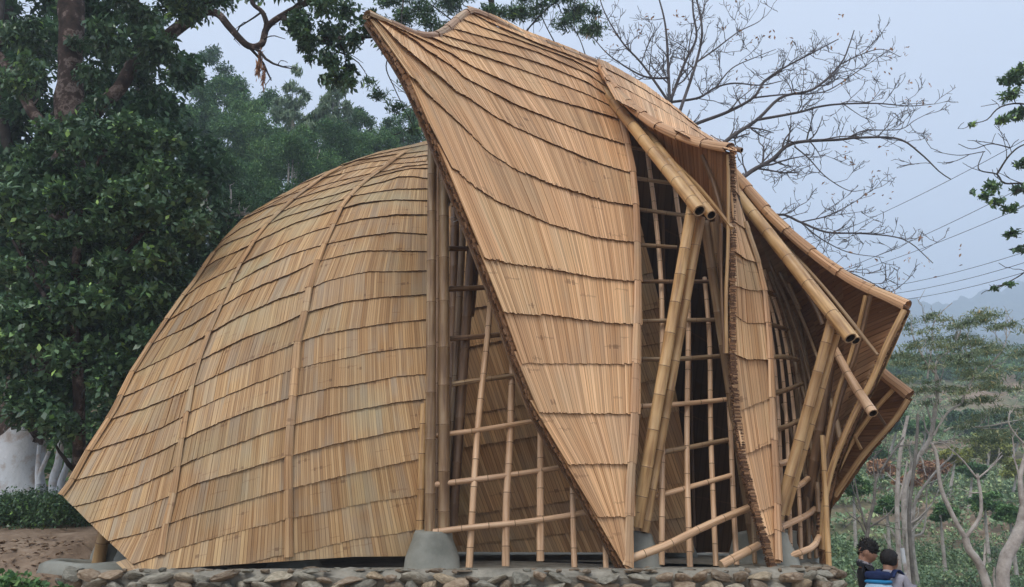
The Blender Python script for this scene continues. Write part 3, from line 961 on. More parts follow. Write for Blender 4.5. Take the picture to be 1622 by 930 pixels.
for i in range(559):
    q = le[i]; n_ = nrm(np.array((0.25, -1.0, 0.1)))
    for L_ in range(3):
        dep = L_ * 0.045
        a = SE.p(*q) + np.array((-0.005 - R.uniform(0, .030), dep * 1.0 - 0.04, R.uniform(-.01, .01)))
        b_ = a + np.array((0.07, 0.02, 0)); dz = np.array((0, 0, R.uniform(.003, .009)))
        SLAT_NO[0] += 1
        g.face([a - dz, b_ - dz, b_ + dz, a + dz], [(SLAT_NO[0] + .1, 0), (SLAT_NO[0] + .9, 0), (SLAT_NO[0] + .9, .1), (SLAT_NO[0] + .1, .1)], 0 if R.random() < .35 else 1)
        c_ = a + np.array((0, 0.022, 0))
        g.face([a - dz, c_ - dz, c_ + dz, a + dz], None, 1 if R.random() < .9 else 0)
stuff(g.obj('ragged_edge', [M_UND, M_END], shE))

# ---- third scale, seen from below
SF = Surf([(1165, 285, 11.0), (1224, 352, 10.6), (1290, 412, 10.25), (1362, 460, 9.95), (1435, 492, 9.6),
           (1415, 532, 9.7), (1390, 592, 9.85), (1360, 652, 10.0), (1325, 732, 10.2), (1308, 800, 10.3), (1303, 870, 10.4),
           (1200, 390, 12.2), (1255, 500, 12.2), (1285, 620, 12.0), (1298, 740, 11.4), (1310, 520, 11.2), (1340, 600, 10.7)])
f0 = np.array([(1150, 200), (1165, 285), (1205, 390), (1250, 510), (1277, 630), (1290, 750), (1298, 850), (1302, 930)], float)
f1 = np.array([(1480, 400), (1437, 490), (1417, 531), (1390, 591), (1360, 651), (1326, 731), (1309, 800), (1304, 900)], float)
F_LINES = []
for t in np.linspace(-0.08, 1.0, 8):
    F_LINES.append([tuple(a * (1 - t) + b * t) for a, b in zip(f0, f1)])
F_G0 = [(900, 330), (1165, 200), (1500, 60), (1900, -100)]
F_G1 = [(1000, 1120), (1290, 960), (1600, 790)]
bF_t = [(1100, 215), (1165, 280), (1224, 348), (1290, 408), (1362, 456), (1440, 492)]
scF = empty('third_scale', (3.4, 10.3, 2.5), parent=PAV)
cladding(scF, SF, F_LINES, [F_G0, F_G1], [0, 1], [bF_t], slat=8, panel=130, m=M_UND, lift=-0.03, e0=700, e1=160, overlap=0.3, rag=0.12, name='underside_shingle', gap=0.06, thick=0.012)
lining('outer_cladding', scF, SF, [[r[j] for r in rows_between(bF_t[1:], [(1165, 300), (1205, 420), (1250, 530), (1277, 640), (1298, 850)], 2, 12)] for j in range(2)] if False else
       rows_between([(1165, 285), (1224, 352), (1290, 412), (1362, 460), (1435, 492)], [(1165, 295), (1205, 395), (1250, 512), (1290, 745), (1300, 870)], 2, 14)[:1] +
       [[tuple((1 - t) * np.array(a) + t * np.array(b)) for a, b in zip(smooth2([(1165, 285), (1224, 352), (1290, 412), (1362, 460), (1435, 492)], 14), smooth2([(1303, 870), (1309, 800), (1325, 732), (1360, 652), (1390, 592), (1435, 493)], 14))] for t in np.linspace(0.05, 1, 14)],
       M_A, -0.06)
ridge(scF, [(1157, 268, 10.95), (1186, 302, 10.75), (1224, 345, 10.5), (1268, 386, 10.3), (1317, 424, 10.1), (1362, 452, 9.9), (1411, 474, 9.7), (1437, 486, 9.58)], 0.075, 0.075, 7, M_CAP, up=(.15, -.4, 1), arc=120, slats=10, w1=0.09)
g = G()
fe = smooth2([(1437, 492), (1417, 531), (1390, 591), (1360, 651), (1326, 731), (1309, 800), (1304, 880)], 330)
for i in range(329):
    for L_ in range(2):
        a = SF.p(*fe[i]) + np.array((R.uniform(.0, .05), 0.02 + L_ * .03, R.uniform(-.01, .01)))
        b_ = a + np.array((-0.09, 0.03, R.uniform(-.03, -.01))); dz = np.array((0.004, 0, R.uniform(.006, .014)))
        SLAT_NO[0] += 1
        g.face([a - dz, b_ - dz, b_ + dz, a + dz], [(SLAT_NO[0] + .1, 0), (SLAT_NO[0] + .9, 0), (SLAT_NO[0] + .9, .1), (SLAT_NO[0] + .1, .1)], 0 if R.random() < .6 else 1)
stuff(g.obj('ragged_edge', [M_UND, M_END], scF))
def bar(pts, w, m=M_POLE, h=None, parent=scF, name='batten'):
    return strip_bar(name, parent, [P(*p) for p in pts], w, h or w * .6, m, nrmv=(0, -1, 0.1))
bar([(1432, 492, 9.52), (1404, 548, 9.6), (1380, 605, 9.7), (1350, 662, 9.8), (1318, 740, 9.95), (1306, 800, 10.05), (1302, 870, 10.1)], 0.075)
bar([(1378, 468, 9.8), (1366, 520, 9.95), (1352, 570, 10.05), (1330, 635, 10.15), (1312, 720, 10.2), (1304, 780, 10.2)], 0.07, M_POLED)
bar([(1371, 468, 9.8), (1359, 520, 9.95), (1345, 570, 10.05), (1323, 635, 10.15), (1306, 720, 10.2)], 0.05, M_POLE)
bar([(1245, 390, 10.6), (1300, 450, 10.1), (1345, 505, 9.8), (1390, 563, 9.55)], 0.045, M_POLEG)
bar([(1264, 440, 10.9), (1290, 485, 10.7), (1303, 515, 10.6)], 0.06, M_POLED)
pole('short_culm', [P(1322, 552, 10.2), P(1350, 605, 9.85), P(1383, 655, 9.5)], 0.045, 0.062, M_POLEP, scF, inter=0.3, hole=(0, 1))
pole('short_culm', [P(1308, 610, 10.4), P(1322, 655, 10.2), P(1332, 700, 10.1)], 0.035, 0.035, M_POLEG, scF, inter=0.3)
pole('short_culm', [P(1302, 685, 10.4), P(1308, 730, 10.25), P(1313, 750, 10.2)], 0.035, 0.035, M_POLEG, scF, inter=0.3)
pole('short_culm', [P(1294, 765, 10.4), P(1297, 812, 10.3)], 0.03, 0.03, M_POLEG, scF, inter=0.3)
pole('short_culm', [P(1366, 640, 10.0), P(1392, 680, 9.9)], 0.035, 0.03, M_POLED, scF, inter=0.3) if False else None
# ---- fourth scale
SG = Surf([(1395, 590, 10.6), (1440, 630, 10.4), (1418, 666, 10.5), (1370, 722, 10.7), (1326, 786, 10.9), (1306, 812, 11.0), (1360, 660, 11.0), (1330, 730, 11.1), (1385, 640, 10.8)])
G_LINES = []
g0 = np.array([(1420, 500), (1385, 592), (1352, 655), (1320, 735), (1300, 805), (1290, 850)], float); g1 = np.array([(1480, 560), (1441, 630), (1418, 667), (1371, 723), (1327, 787), (1306, 815)], float)
for t in np.linspace(-0.3, 1.0, 4):
    G_LINES.append([tuple(a * (1 - t) + b * t) for a, b in zip(g0, g1)])
scG = empty('fourth_scale', (4.6, 10.6, 2.0), parent=PAV)
cladding(scG, SG, G_LINES, [[(1200, 640), (1600, 440)], [(1200, 900), (1500, 760)]], [0, 1], [[(1340, 530), (1395, 587), (1441, 630), (1480, 660)]], slat=7, panel=100, m=M_UND, lift=-0.03, e0=200, e1=120, overlap=0.3, rag=0.1, name='underside_shingle', thick=0.012)
lining('outer_cladding', scG, SG, rows_between([(1390, 590), (1360, 650), (1325, 735), (1304, 805)], [(1440, 631), (1416, 667), (1370, 722), (1308, 810)], 4, 10), M_A, -0.05)
ridge(scG, [(1340, 535, 10.9), (1395, 590, 10.6), (1418, 610, 10.45), (1440, 628, 10.35)], 0.085, 0.085, 2, M_CAP, up=(.3, -.4, 1), arc=120, slats=8)
bar([(1438, 633, 10.3), (1414, 668, 10.4), (1366, 722, 10.55), (1322, 786, 10.7)], 0.07, M_POLE, parent=scG)
bar([(1415, 617, 10.45), (1385, 650, 10.6), (1350, 700, 10.7), (1320, 760, 10.8)], 0.06, M_POLE, parent=scG)
bar([(1372, 630, 10.6), (1388, 652, 10.55), (1403, 675, 10.45)], 0.045, M_POLED, parent=scG)
bar([(1350, 685, 10.7), (1364, 712, 10.6)], 0.045, M_POLE, parent=scG)

# ---- added rear shell, closing the pavilion so its inside stays dark
SR = Surf([(1000, 190, 11.9), (850, 110, 11.6), (1160, 340, 12.2), (1235, 430, 12.6), (700, 250, 13.0), (700, 866, 14.0), (1000, 868, 14.6), (1290, 868, 13.0), (1290, 620, 12.6), (1000, 500, 14.3)], out=-1)
lining('added_rear_shell', PAV, SR, rows_between([(690, 240), (850, 112), (960, 130), (1000, 185), (1100, 250), (1165, 320), (1240, 420), (1290, 560)], [(690, 874), (1000, 873), (1180, 876), (1296, 878)], 14, 22), M_LIN, 0.0)

# ---- structure: posts and rafters
def vp(name, a, b, r0, r1=None, m=None, **kw):
    return pole(name, [P(*a), P(*b)], r0, r1, m, kw.pop('parent', PAV), **kw)
vp('post', (681, 845, 9.35), (685, 186, 9.3), 0.062, 0.058, M_POLEG, hole=(0, 1), inter=0.55)
vp('post', (703, 845, 9.38), (703, 225, 9.35), 0.068, 0.062, M_POLEG, inter=0.5)
vp('post', (665, 845, 9.45), (672, 640, 9.5), 0.045, 0.045, M_POLE)
vp('post', (693, 842, 9.5), (694, 230, 9.6), 0.03, 0.03, M_POLEP, inter=0.5)
vp('post', (716, 838, 9.6), (752, 320, 9.9), 0.062, 0.06, M_POLED, inter=0.45)
vp('post', (708, 838, 9.75), (737, 300, 10.0), 0.045, 0.045, M_POLEG, inter=0.5)
vp('post', (714, 838, 9.85), (722, 250, 10.1), 0.06, 0.06, M_POLED, inter=0.5)
vp('post', (745, 500, 9.9), (760, 360, 10.1), 0.05, 0.05, M_POLED, inter=0.4)
pole('tie_culm', [P(668, 196, 9.1), P(690, 205, 9.35), P(720, 230, 9.6)], 0.05, 0.045, M_POLED, PAV, hole=(1, 0))
# second opening: twin rafters with open ends, twin struts
vp('rafter', (955, 140, 11.2), (1108, 334, 9.05), 0.085, 0.078, M_POLE, hole=(0, 1), inter=0.42, sides=16)
vp('rafter', (975, 150, 11.3), (1127, 341, 9.12), 0.07, 0.066, M_POLE, hole=(0, 1), inter=0.42, sides=16)
vp('strut', (1008, 835, 9.5), (1096, 328, 9.3), 0.072, 0.066, M_POLE, inter=0.42)
vp('strut', (1020, 842, 9.6), (1110, 345, 9.42), 0.062, 0.058, M_POLE, inter=0.4)
vp('strut', (1196, 868, 10.4), (1116, 350, 9.6), 0.07, 0.062, M_POLEG, inter=0.5)
vp('strut', (1200, 868, 10.6), (1130, 352, 9.75), 0.06, 0.055, M_POLEG, inter=0.5)
vp('strut', (1150, 560, 9.9), (1136, 340, 9.75), 0.035, 0.035, M_POLED, inter=0.5)
# third opening
vp('rafter', (1150, 285, 10.9), (1347, 536, 9.0), 0.082, 0.074, M_POLE, hole=(0, 1), inter=0.5, sides=16)
vp('rafter', (1165, 300, 11.0), (1356, 540, 9.12), 0.066, 0.060, M_POLE, hole=(0, 1), inter=0.5, sides=16)
vp('strut', (1232, 822, 9.75), (1318, 508, 9.35), 0.068, 0.06, M_POLE, inter=0.42)
vp('strut', (1243, 815, 9.85), (1326, 524, 9.45), 0.055, 0.052, M_POLE, inter=0.4)
vp('strut', (1268, 868, 10.6), (1316, 575, 10.2), 0.072, 0.06, M_POLED, inter=0.45)
vp('post', (1313, 897, 9.9), (1303, 690, 10.05), 0.035, 0.03, M_POLE, inter=0.5)
# left foot under the overhanging tip
vp('strut', (152, 912, 10.0), (166, 838, 9.9), 0.075, 0.07, M_POLE, inter=0.3)
vp('strut', (183, 882, 10.2), (158, 815, 10.0), 0.075, 0.07, M_POLED, inter=0.3)
vp('strut', (186, 914, 9.9), (200, 870, 9.9), 0.04, 0.04, M_POLE, inter=0.4)
vp('strut', (206, 914, 9.7), (214, 888, 9.7), 0.035, 0.035, M_POLED)
vp('strut', (200, 912, 9.6), (232, 896, 9.7), 0.03, 0.03, M_POLEG)

# ---- lattices
def lattice(name, bars, loc):
    e = empty(name, loc, parent=PAV)
    for pts, r, m in bars:
        pole('bar', [P(*p) for p in pts], r, r * .92, m, e, inter=0.33, sides=8)
    return e
lattice('first_lattice', [
    ([(743, 899, 9.35), (751, 765, 9.4), (758, 665, 9.5), (771, 545, 9.7), (780, 440, 9.9)], .040, M_POLEP),
    ([(801, 897, 9.35), (802, 800, 9.4), (807, 715, 9.5), (812, 565, 9.8)], .044, M_POLEP),
    ([(856, 889, 9.4), (856, 780, 9.45), (857, 660, 9.6)], .044, M_POLEP),
    ([(910, 899, 9.35), (908, 830, 9.4), (906, 740, 9.5)], .034, M_POLEP),
    ([(960, 900, 9.3), (958, 850, 9.35), (955, 800, 9.4)], .032, M_POLEP),
    ([(686, 843, 9.3), (750, 835, 9.3), (812, 829, 9.35), (880, 820, 9.4), (935, 810, 9.45)], .034, M_POLEP),
    ([(688, 768, 9.35), (760, 759, 9.4), (812, 752, 9.45), (897, 739, 9.5)], .034, M_POLEP),
    ([(688, 690, 9.4), (760, 681, 9.45), (852, 666, 9.6)], .030, M_POLEP),
    ([(716, 609, 9.5), (760, 602, 9.6), (822, 594, 9.7)], .032, M_POLEG),
    ([(712, 537, 9.6), (796, 530, 9.8)], .034, M_POLED),
    ([(710, 458, 9.65), (778, 455, 9.8)], .038, M_POLED),
    ([(710, 394, 9.7), (758, 394, 9.9)], .036, M_POLED),
    ([(714, 325, 9.8), (735, 324, 9.9)], .03, M_POLED)], (-0.3, 9.4, 0))
lattice('second_lattice', [
    ([(1048, 895, 9.6), (1049, 700, 9.8), (1048, 465, 10.4), (1038, 340, 10.9), (1024, 232, 11.4)], .036, M_POLEP),
    ([(1093, 899, 9.6), (1088, 715, 9.9), (1090, 465, 10.4), (1076, 350, 10.8), (1064, 260, 11.2)], .036, M_POLEP),
    ([(1134, 897, 9.7), (1126, 690, 10.0), (1124, 540, 10.3), (1116, 440, 10.5)], .033, M_POLEP),
    ([(1167, 895, 9.75), (1162, 800, 9.9), (1157, 680, 10.1), (1150, 560, 10.2)], .033, M_POLEP),
    ([(1196, 893, 9.8), (1192, 800, 10.0)], .028, M_POLEG),
    ([(994, 232, 11.3), (1022, 238, 11.3), (1060, 246, 11.2)], .030, M_POLEG),
    ([(1004, 282, 11.0), (1032, 286, 10.9), (1075, 292, 10.8)], .032, M_POLEG),
    ([(1012, 332, 10.8), (1045, 336, 10.8), (1090, 342, 10.6)], .032, M_POLEG),
    ([(1014, 388, 10.5), (1072, 392, 10.5)], .032, M_POLEG),
    ([(1014, 446, 10.3), (1140, 446, 10.4)], .030, M_POLED),
    ([(1014, 509, 10.1), (1150, 506, 10.3)], .030, M_POLEG),
    ([(1012, 569, 10.0), (1070, 569, 10.0), (1155, 563, 10.2)], .032, M_POLEG),
    ([(1012, 644, 9.9), (1080, 640, 9.95), (1158, 632, 10.1)], .032, M_POLEP),
    ([(1018, 722, 9.8), (1080, 711, 9.9), (1153, 697, 10.0)], .034, M_POLEG),
    ([(1012, 794, 9.7), (1080, 775, 9.8), (1158, 753, 9.9)], .032, M_POLEP),
    ([(996, 886, 9.2), (1060, 862, 9.3), (1120, 832, 9.5), (1187, 804, 9.75)], .046, M_POLEP),
    ([(1142, 895, 9.3), (1170, 880, 9.4), (1202, 864, 9.6)], .050, M_POLEP)], (1.9, 9.7, 0))
b3 = []
for i, (x0, xm, x1) in enumerate(((1196, 1232, 1241), (1203, 1244, 1253), (1211, 1256, 1269), (1220, 1268, 1282), (1228, 1280, 1293), (1236, 1288, 1300))):
    b3.append(([(x1, 888 - i, 9.9 + .12 * i), (x1 - 3, 790, 10.0 + .15 * i), (xm, 640, 10.5 + .2 * i), ((x0 + xm) / 2 + 6, 520, 11.0 + .2 * i), (x0, 420 + 4 * i, 11.5 + .15 * i)], .026, M_POLEP if i < 3 else M_POLEG))
for pts in ([(1198, 452, 10.7), (1215, 462, 10.9), (1228, 468, 11.3)], [(1210, 511, 10.5), (1228, 516, 10.8), (1246, 522, 11.3)], [(1215, 567, 10.3), (1240, 565, 10.6), (1262, 570, 11.2)],
            [(1220, 624, 10.2), (1245, 618, 10.5), (1270, 608, 11.1)], [(1224, 682, 10.1), (1250, 674, 10.4), (1278, 660, 11.0)]):
    b3.append((pts, .034, M_POLEG))
for pts in ([(1232, 736, 9.9), (1255, 728, 10.1), (1279, 708, 10.6)], [(1246, 776, 9.85), (1265, 770, 10.0), (1280, 758, 10.4)],
            [(1231, 838, 9.75), (1262, 824, 9.85), (1280, 815, 10.1), (1290, 806, 10.4)], [(1238, 886, 9.6), (1268, 875, 9.65), (1288, 866, 9.8), (1297, 850, 10.1)]):
    b3.append((pts, .038, M_POLEP))
lattice('third_lattice', b3, (3.3, 10, 0))
ri = empty('rafter_fan', (3.4, 11, 3), parent=PAV)
for pts in ([(1209, 440, 11.7), (1230, 490, 11.7), (1251, 556, 11.6), (1272, 617, 11.4), (1290, 720, 11.0)], [(1219, 415, 11.7), (1245, 475, 11.6), (1269, 550, 11.4), (1285, 610, 11.2)],
            [(1235, 432, 11.5), (1255, 470, 11.4), (1277, 520, 11.2), (1296, 570, 10.9)], [(1250, 450, 11.4), (1268, 490, 11.3)], [(1240, 640, 11.3), (1280, 770, 10.8), (1293, 850, 10.5)]):
    pole('thin_rafter', [P(*p) for p in pts], .024, .022, M_POLEG, ri, inter=0.4, sides=8)
for x in (1018, 1060, 1100, 1150):
    pole('thin_rafter', [P(x, 868, 14.0), P(x - 6, 600, 13.9), P(x - 10, 330, 12.8)], .03, .03, M_POLED, ri, inter=0.5, sides=6)

# wire and cord lashings where poles meet
def lashing(p, ax, r, n=3, m=None):
    ax = nrm(ax); a = nrm(np.cross(ax, (0.3, .2, 1)) if abs(ax[2]) < .9 else np.cross(ax, (1, 0, 0))); b = np.cross(ax, a)
    t = np.linspace(0, 2 * math.pi * n, 14 * n)
    pts = np.array([np.array(p) + (a * math.cos(q) + b * math.sin(q)) * r + ax * (q / (2 * math.pi) - n / 2) * .009 for q in t])
    g = G(); tube_into(g, pts, .004, .004, 5, inter=None)
    return g.obj('lashing', [m or M_WIRE] * 4, PAV)
for (px, py, Y, r, m_) in ((717, 347, 9.85, .075, M_WIRE), (693, 842, 9.42, .11, M_POLED), (703, 520, 9.36, .072, M_POLED), (684, 250, 9.3, .065, M_POLED), (1096, 345, 9.32, .11, M_POLED),
                       (1010, 812, 9.5, .09, M_POLED), (1318, 522, 9.37, .10, M_POLED), (1238, 800, 9.78, .085, M_POLED), (1140, 420, 9.8, .08, M_POLED), (1060, 275, 9.95, .10, M_POLED), (1275, 440, 9.65, .095, M_POLED)):
    lashing(P(px, py, Y), (.1, 0, 1), r, 3, m_)
# ------------------------------------------------------------------ ground and far land
def sstep(a, b, x):
    t = np.clip((x - a) / (b - a), 0, 1)
    return t * t * (3 - 2 * t)
def vnoise(x, y, s=1.0, seed=0):
    """cheap smooth value noise"""
    x = np.asarray(x, float) * s + seed * 17.3; y = np.asarray(y, float) * s + seed * 9.1
    xi = np.floor(x).astype(int); yi = np.floor(y).astype(int)
    xf = x - xi; yf = y - yi
    xf = xf * xf * (3 - 2 * xf); yf = yf * yf * (3 - 2 * yf)
    def h(a, b):
        n = (a * 374761393 + b * 668265263) & 0x7fffffff
        n = ((n ^ (n >> 13)) * 1274126177) & 0x7fffffff
        return ((n ^ (n >> 16)) & 0xffff) / 65535.0
    return (h(xi, yi) * (1 - xf) + h(xi + 1, yi) * xf) * (1 - yf) + (h(xi, yi + 1) * (1 - xf) + h(xi + 1, yi + 1) * xf) * yf
def height(X, Y):
    X = np.asarray(X, float); Y = np.asarray(Y, float)
    y0 = 12.5 + 6 * sstep(-8, 2, X)
    left = -0.75 + np.interp(Y - y0, [-30, 0, 3, 25, 60, 140, 400], [-0.35, 0, .5, 9.5, 20, 30, 20])
    right = np.interp(Y, [-50, 10, 16, 22, 30, 45, 70, 100, 130, 170, 230, 1200], [-1.3, -1.3, -1.7, -1.7, -0.8, 2.8, 9.5, 18.5, 23, 12, -20, -60])
    k = sstep(2.0, 9.0 + Y * 0.12, X)
    z = left * (1 - k) + right * k
    z += (vnoise(X, Y, .12, 1) - .5) * np.clip((Y - 14) * .12, 0, 2.5) + (vnoise(X, Y, .8, 2) - .5) * np.clip((Y - 6) * .03, 0.03, .35)
    shelf = sstep(-4.7, -5.6, X) * sstep(9.3, 10.6, Y) * sstep(16, 13.5, Y)
    z = z * (1 - shelf) + (0.12 + np.clip(Y - 10, 0, 4) * .17 + (vnoise(X, Y, 2.2, 6) - .5) * .12) * shelf
    # keep clear of the platform
    inside = (X > -4.9) & (X < 4.0) & (Y > 8.2) & (Y < 16.3)
    return np.where(inside, np.minimum(z, -0.6), z)
xs = np.r_[np.linspace(-700, -90, 18), np.linspace(-80, -16, 28), np.linspace(-15, 15, 90), np.linspace(15.8, 80, 110), np.linspace(84, 110, 8), np.linspace(120, 700, 18)]
ys = np.r_[np.linspace(-300, -8, 14), np.linspace(-6, 20, 78), np.linspace(20.6, 140, 110), np.linspace(145, 1100, 26)]
GX, GY = np.meshgrid(xs, ys)
V = np.stack([GX.ravel(), GY.ravel(), height(GX, GY).ravel()], 1)
nx, ny = len(xs), len(ys)
ii = (np.arange(ny - 1)[:, None] * nx + np.arange(nx - 1)[None]).ravel()
Fq = np.stack([ii, ii + 1, ii + nx + 1, ii + nx], 1)
m, nt, b = mat('ground_soil', 0.95, 0.1)
ge = N(nt, 'ShaderNodeNewGeometry')
n1 = N(nt, 'ShaderNodeTexNoise', Scale=0.16, Detail=7.0, Roughness=0.6); nt.links.new(ge.outputs['Position'], n1.inputs['Vector'])
n2 = N(nt, 'ShaderNodeTexNoise', Scale=3.2, Detail=8.0, Roughness=0.7); nt.links.new(ge.outputs['Position'], n2.inputs['Vector'])
soil = ramp(nt, [(0.3, (0.16, 0.11, 0.075)), (0.55, (0.30, 0.22, 0.155)), (0.75, (0.42, 0.33, 0.245))], n2.outputs[0])
grass = ramp(nt, [(0.3, (0.08, 0.10, 0.05)), (0.6, (0.16, 0.18, 0.09)), (0.8, (0.27, 0.24, 0.14))], n2.outputs[0])
sx = N(nt, 'ShaderNodeSeparateXYZ'); nt.links.new(ge.outputs['Position'], sx.inputs[0])
far = mth(nt, 'GREATER_THAN', sx.outputs[1], 14.0)
gm = ramp(nt, [(0.46, (0, 0, 0)), (0.60, (0.8, 0.8, 0.8))], n1.outputs[0])
c = mixc(nt, mth(nt, 'MULTIPLY', gm.outputs[0], far), soil.outputs[0], grass.outputs[0])
nt.links.new(c, b.inputs['Base Color'])
bp = N(nt, 'ShaderNodeBump', Strength=0.8, Distance=0.06); nt.links.new(n2.outputs[0], bp.inputs['Height']); nt.links.new(bp.outputs[0], b.inputs['Normal'])
struct(link(bpy.data.objects.new('ground', new_mesh('ground', V, Fq, [m], smooth=True))))
M_FARWOOD = noise_mat('far_wooded_slope', [(0.35, (0.035, 0.055, 0.03)), (0.6, (0.075, 0.10, 0.05)), (0.75, (0.11, 0.13, 0.07))], 0.09, 8, bump=1.0, bscale=0.25, dist=3)

def mountain(name, x0, x1, Y, prof, depth, seed, rough_):
    """wooded ridge: prof gives crest height against x"""
    xs = np.linspace(x0, x1, 620); ts = np.linspace(0, 1, 40)
    X, T = np.meshgrid(xs, ts)
    crest_ = np.interp(X, [p[0] for p in prof], [p[1] for p in prof])
    Yy = Y + (T - 1) * depth + (vnoise(X, T * 40, .03, seed) - .5) * 30 * (1 - T)
    Z = -20 + (crest_ + 20) * T ** 0.9 + (vnoise(X, Yy, .09, seed) - .5) * rough_ + (vnoise(X, Yy, .35, seed + 3) - .5) * rough_ * .8
    V = np.stack([X.ravel(), Yy.ravel(), Z.ravel()], 1)
    back = np.stack([xs, np.full_like(xs, Y + depth * .8), np.full_like(xs, -40)], 1)
    V = np.vstack([V, back])
    nx = len(xs)
    ii = (np.arange(len(ts))[:, None] * nx + np.arange(nx - 1)[None]).ravel()
    Fq = np.stack([ii, ii + 1, ii + nx + 1, ii + nx], 1)
    return struct(link(bpy.data.objects.new(name, new_mesh(name, V, Fq, [M_FARWOOD], smooth=True))))
def ez(py, Y):          # height that stands at photo row py at distance Y
    return P(811, py, Y)[2]
mountain('hills', -800, 800, 500, [(-800, 70), (100, 75), (238, ez(560, 500)), (288, ez(525, 500)), (350, ez(535, 500)), (439, ez(500, 500)), (800, ez(470, 500))], 130, 3, 8)
mountain('mountain', -1290, 1290, 850, [(-1290, ez(560, 850)), (-400, ez(540, 850)), (150, ez(505, 850)), (397, ez(488, 850)), (460, ez(478, 850)), (527, ez(463, 850)), (581, ez(450, 850)), (680, ez(432, 850)), (1300, ez(432, 850))], 220, 5, 12)

# ------------------------------------------------------------------ platform of rubble and mortar
M_MORT = noise_mat('grey_mortar', [(0.3, (0.16, 0.145, 0.115)), (0.5, (0.30, 0.275, 0.22)), (0.72, (0.43, 0.385, 0.305))], 5, 8, bump=0.9, bscale=22, dist=0.03)
M_CONC = noise_mat('smooth_concrete', [(0.3, (0.17, 0.17, 0.14)), (0.55, (0.28, 0.275, 0.232)), (0.75, (0.36, 0.35, 0.295))], 2.2, 7, rough=0.75, bump=0.25, bscale=14, dist=0.02)
def stone_mat(name, s, bs=9):
    return noise_mat(name, s, 6, 7, rough=0.85, bump=0.7, bscale=bs * 3, dist=0.02, obj_random=True, coords='obj',
                     rand_stops=[(0, (0.62, 0.62, 0.60)), (0.4, (0.95, 0.95, 0.93)), (0.75, (1.1, 1.05, .98)), (0.9, (1.25, 1.02, 0.80)), (1, (1.35, 1.3, 1.2))])
M_ST = [stone_mat('grey_field_stone', [(0.3, (0.18, 0.165, 0.13)), (0.55, (0.37, 0.345, 0.28)), (0.75, (0.50, 0.46, 0.38))]),
        stone_mat('brown_field_stone', [(0.3, (0.20, 0.14, 0.09)), (0.55, (0.37, 0.29, 0.21)), (0.75, (0.48, 0.42, 0.34))])]
OUT = [(-5.15, 10.6), (-5.0, 9.35), (-4.4, 8.75), (-3.2, 8.52), (-1.0, 8.45), (1.0, 8.45), (2.5, 8.52), (3.1, 8.7), (3.45, 9.1), (3.62, 9.8), (3.9, 11.2), (4.1, 13.5), (3.0, 15.6), (-1, 16.2), (-4.2, 14.6), (-5.0, 12.4)]
out3 = np.array([(x, y, 0) for x, y in OUT + [OUT[0]]], float)
op = smooth_path(out3, 220)[:-1]
def inset(d):
    c = np.array((-.9, 12.2, 0))
    r = []
    for i in range(len(op)):
        t = nrm(op[(i + 1) % len(op)] - op[i - 1]); nn = np.array((-t[1], t[0], 0))
        if np.dot(nn, c - op[i]) < 0: nn = -nn
        r.append(op[i] + nn * d)
    return np.array(r)
g = G()
rings = []
for d, z, am in ((0.10, -1.45, 0), (0.08, -.8, .02), (0.08, -.4, .03), (0.07, -.16, .03), (0.05, -.05, .025), (0.12, .0, .022), (.22, .012, .02), (.34, .012, .02), (.5, .008, .015), (.7, .004, .01), (1.0, 0, .0), (1.9, 0, 0)):
    q = inset(d)
    q[:, 2] = z + (vnoise(q[:, 0], q[:, 1] + z * 9, 5, 4) - .5) * am * 2.2 + (vnoise(q[:, 0], q[:, 1], 14, 5) - .5) * am
    rings.append(q)
n_ = len(op)
for a in range(len(rings) - 1):
    for i in range(n_):
        j = (i + 1) % n_
        g.face([rings[a][i], rings[a][j], rings[a + 1][j], rings[a + 1][i]])
c0 = rings[-1].mean(0)
for i in range(n_):
    g.face([rings[-1][i], rings[-1][(i + 1) % n_], c0])
PLAT = empty('stone_platform', (0, 11, -1.3), 'low dry stone and mortar platform under the bamboo pavilion', 'platform')
g.obj('mortar_core', [M_MORT], PLAT)
import bmesh
def stone_mesh(name, seed, m_, sub=2, flat=1.0):
    rr = random.Random(seed)
    bm = bmesh.new()
    bmesh.ops.create_icosphere(bm, subdivisions=sub, radius=0.5)
    ax = [Vector((rr.gauss(0, 1), rr.gauss(0, 1), rr.gauss(0, 1))).normalized() for _ in range(12)]
    am = [rr.uniform(0.24, 0.42) for _ in range(12)]
    for v in bm.verts:
        p = v.co.copy()
        for a, c_ in zip(ax, am):
            d = p.dot(a)
            if d > c_:
                p -= a * (d - c_) * 0.97
        p *= 1 + rr.uniform(-.05, .05)
        v.co = p
    me = bpy.data.meshes.new(name)
    bm.to_mesh(me); bm.free()
    me.materials.append(m_)
    for p in me.polygons:
        p.use_smooth = rr.random() < 0.25
    return me
STM = [stone_mesh('stone', i, M_ST[0 if i % 3 else 1]) for i in range(14)]
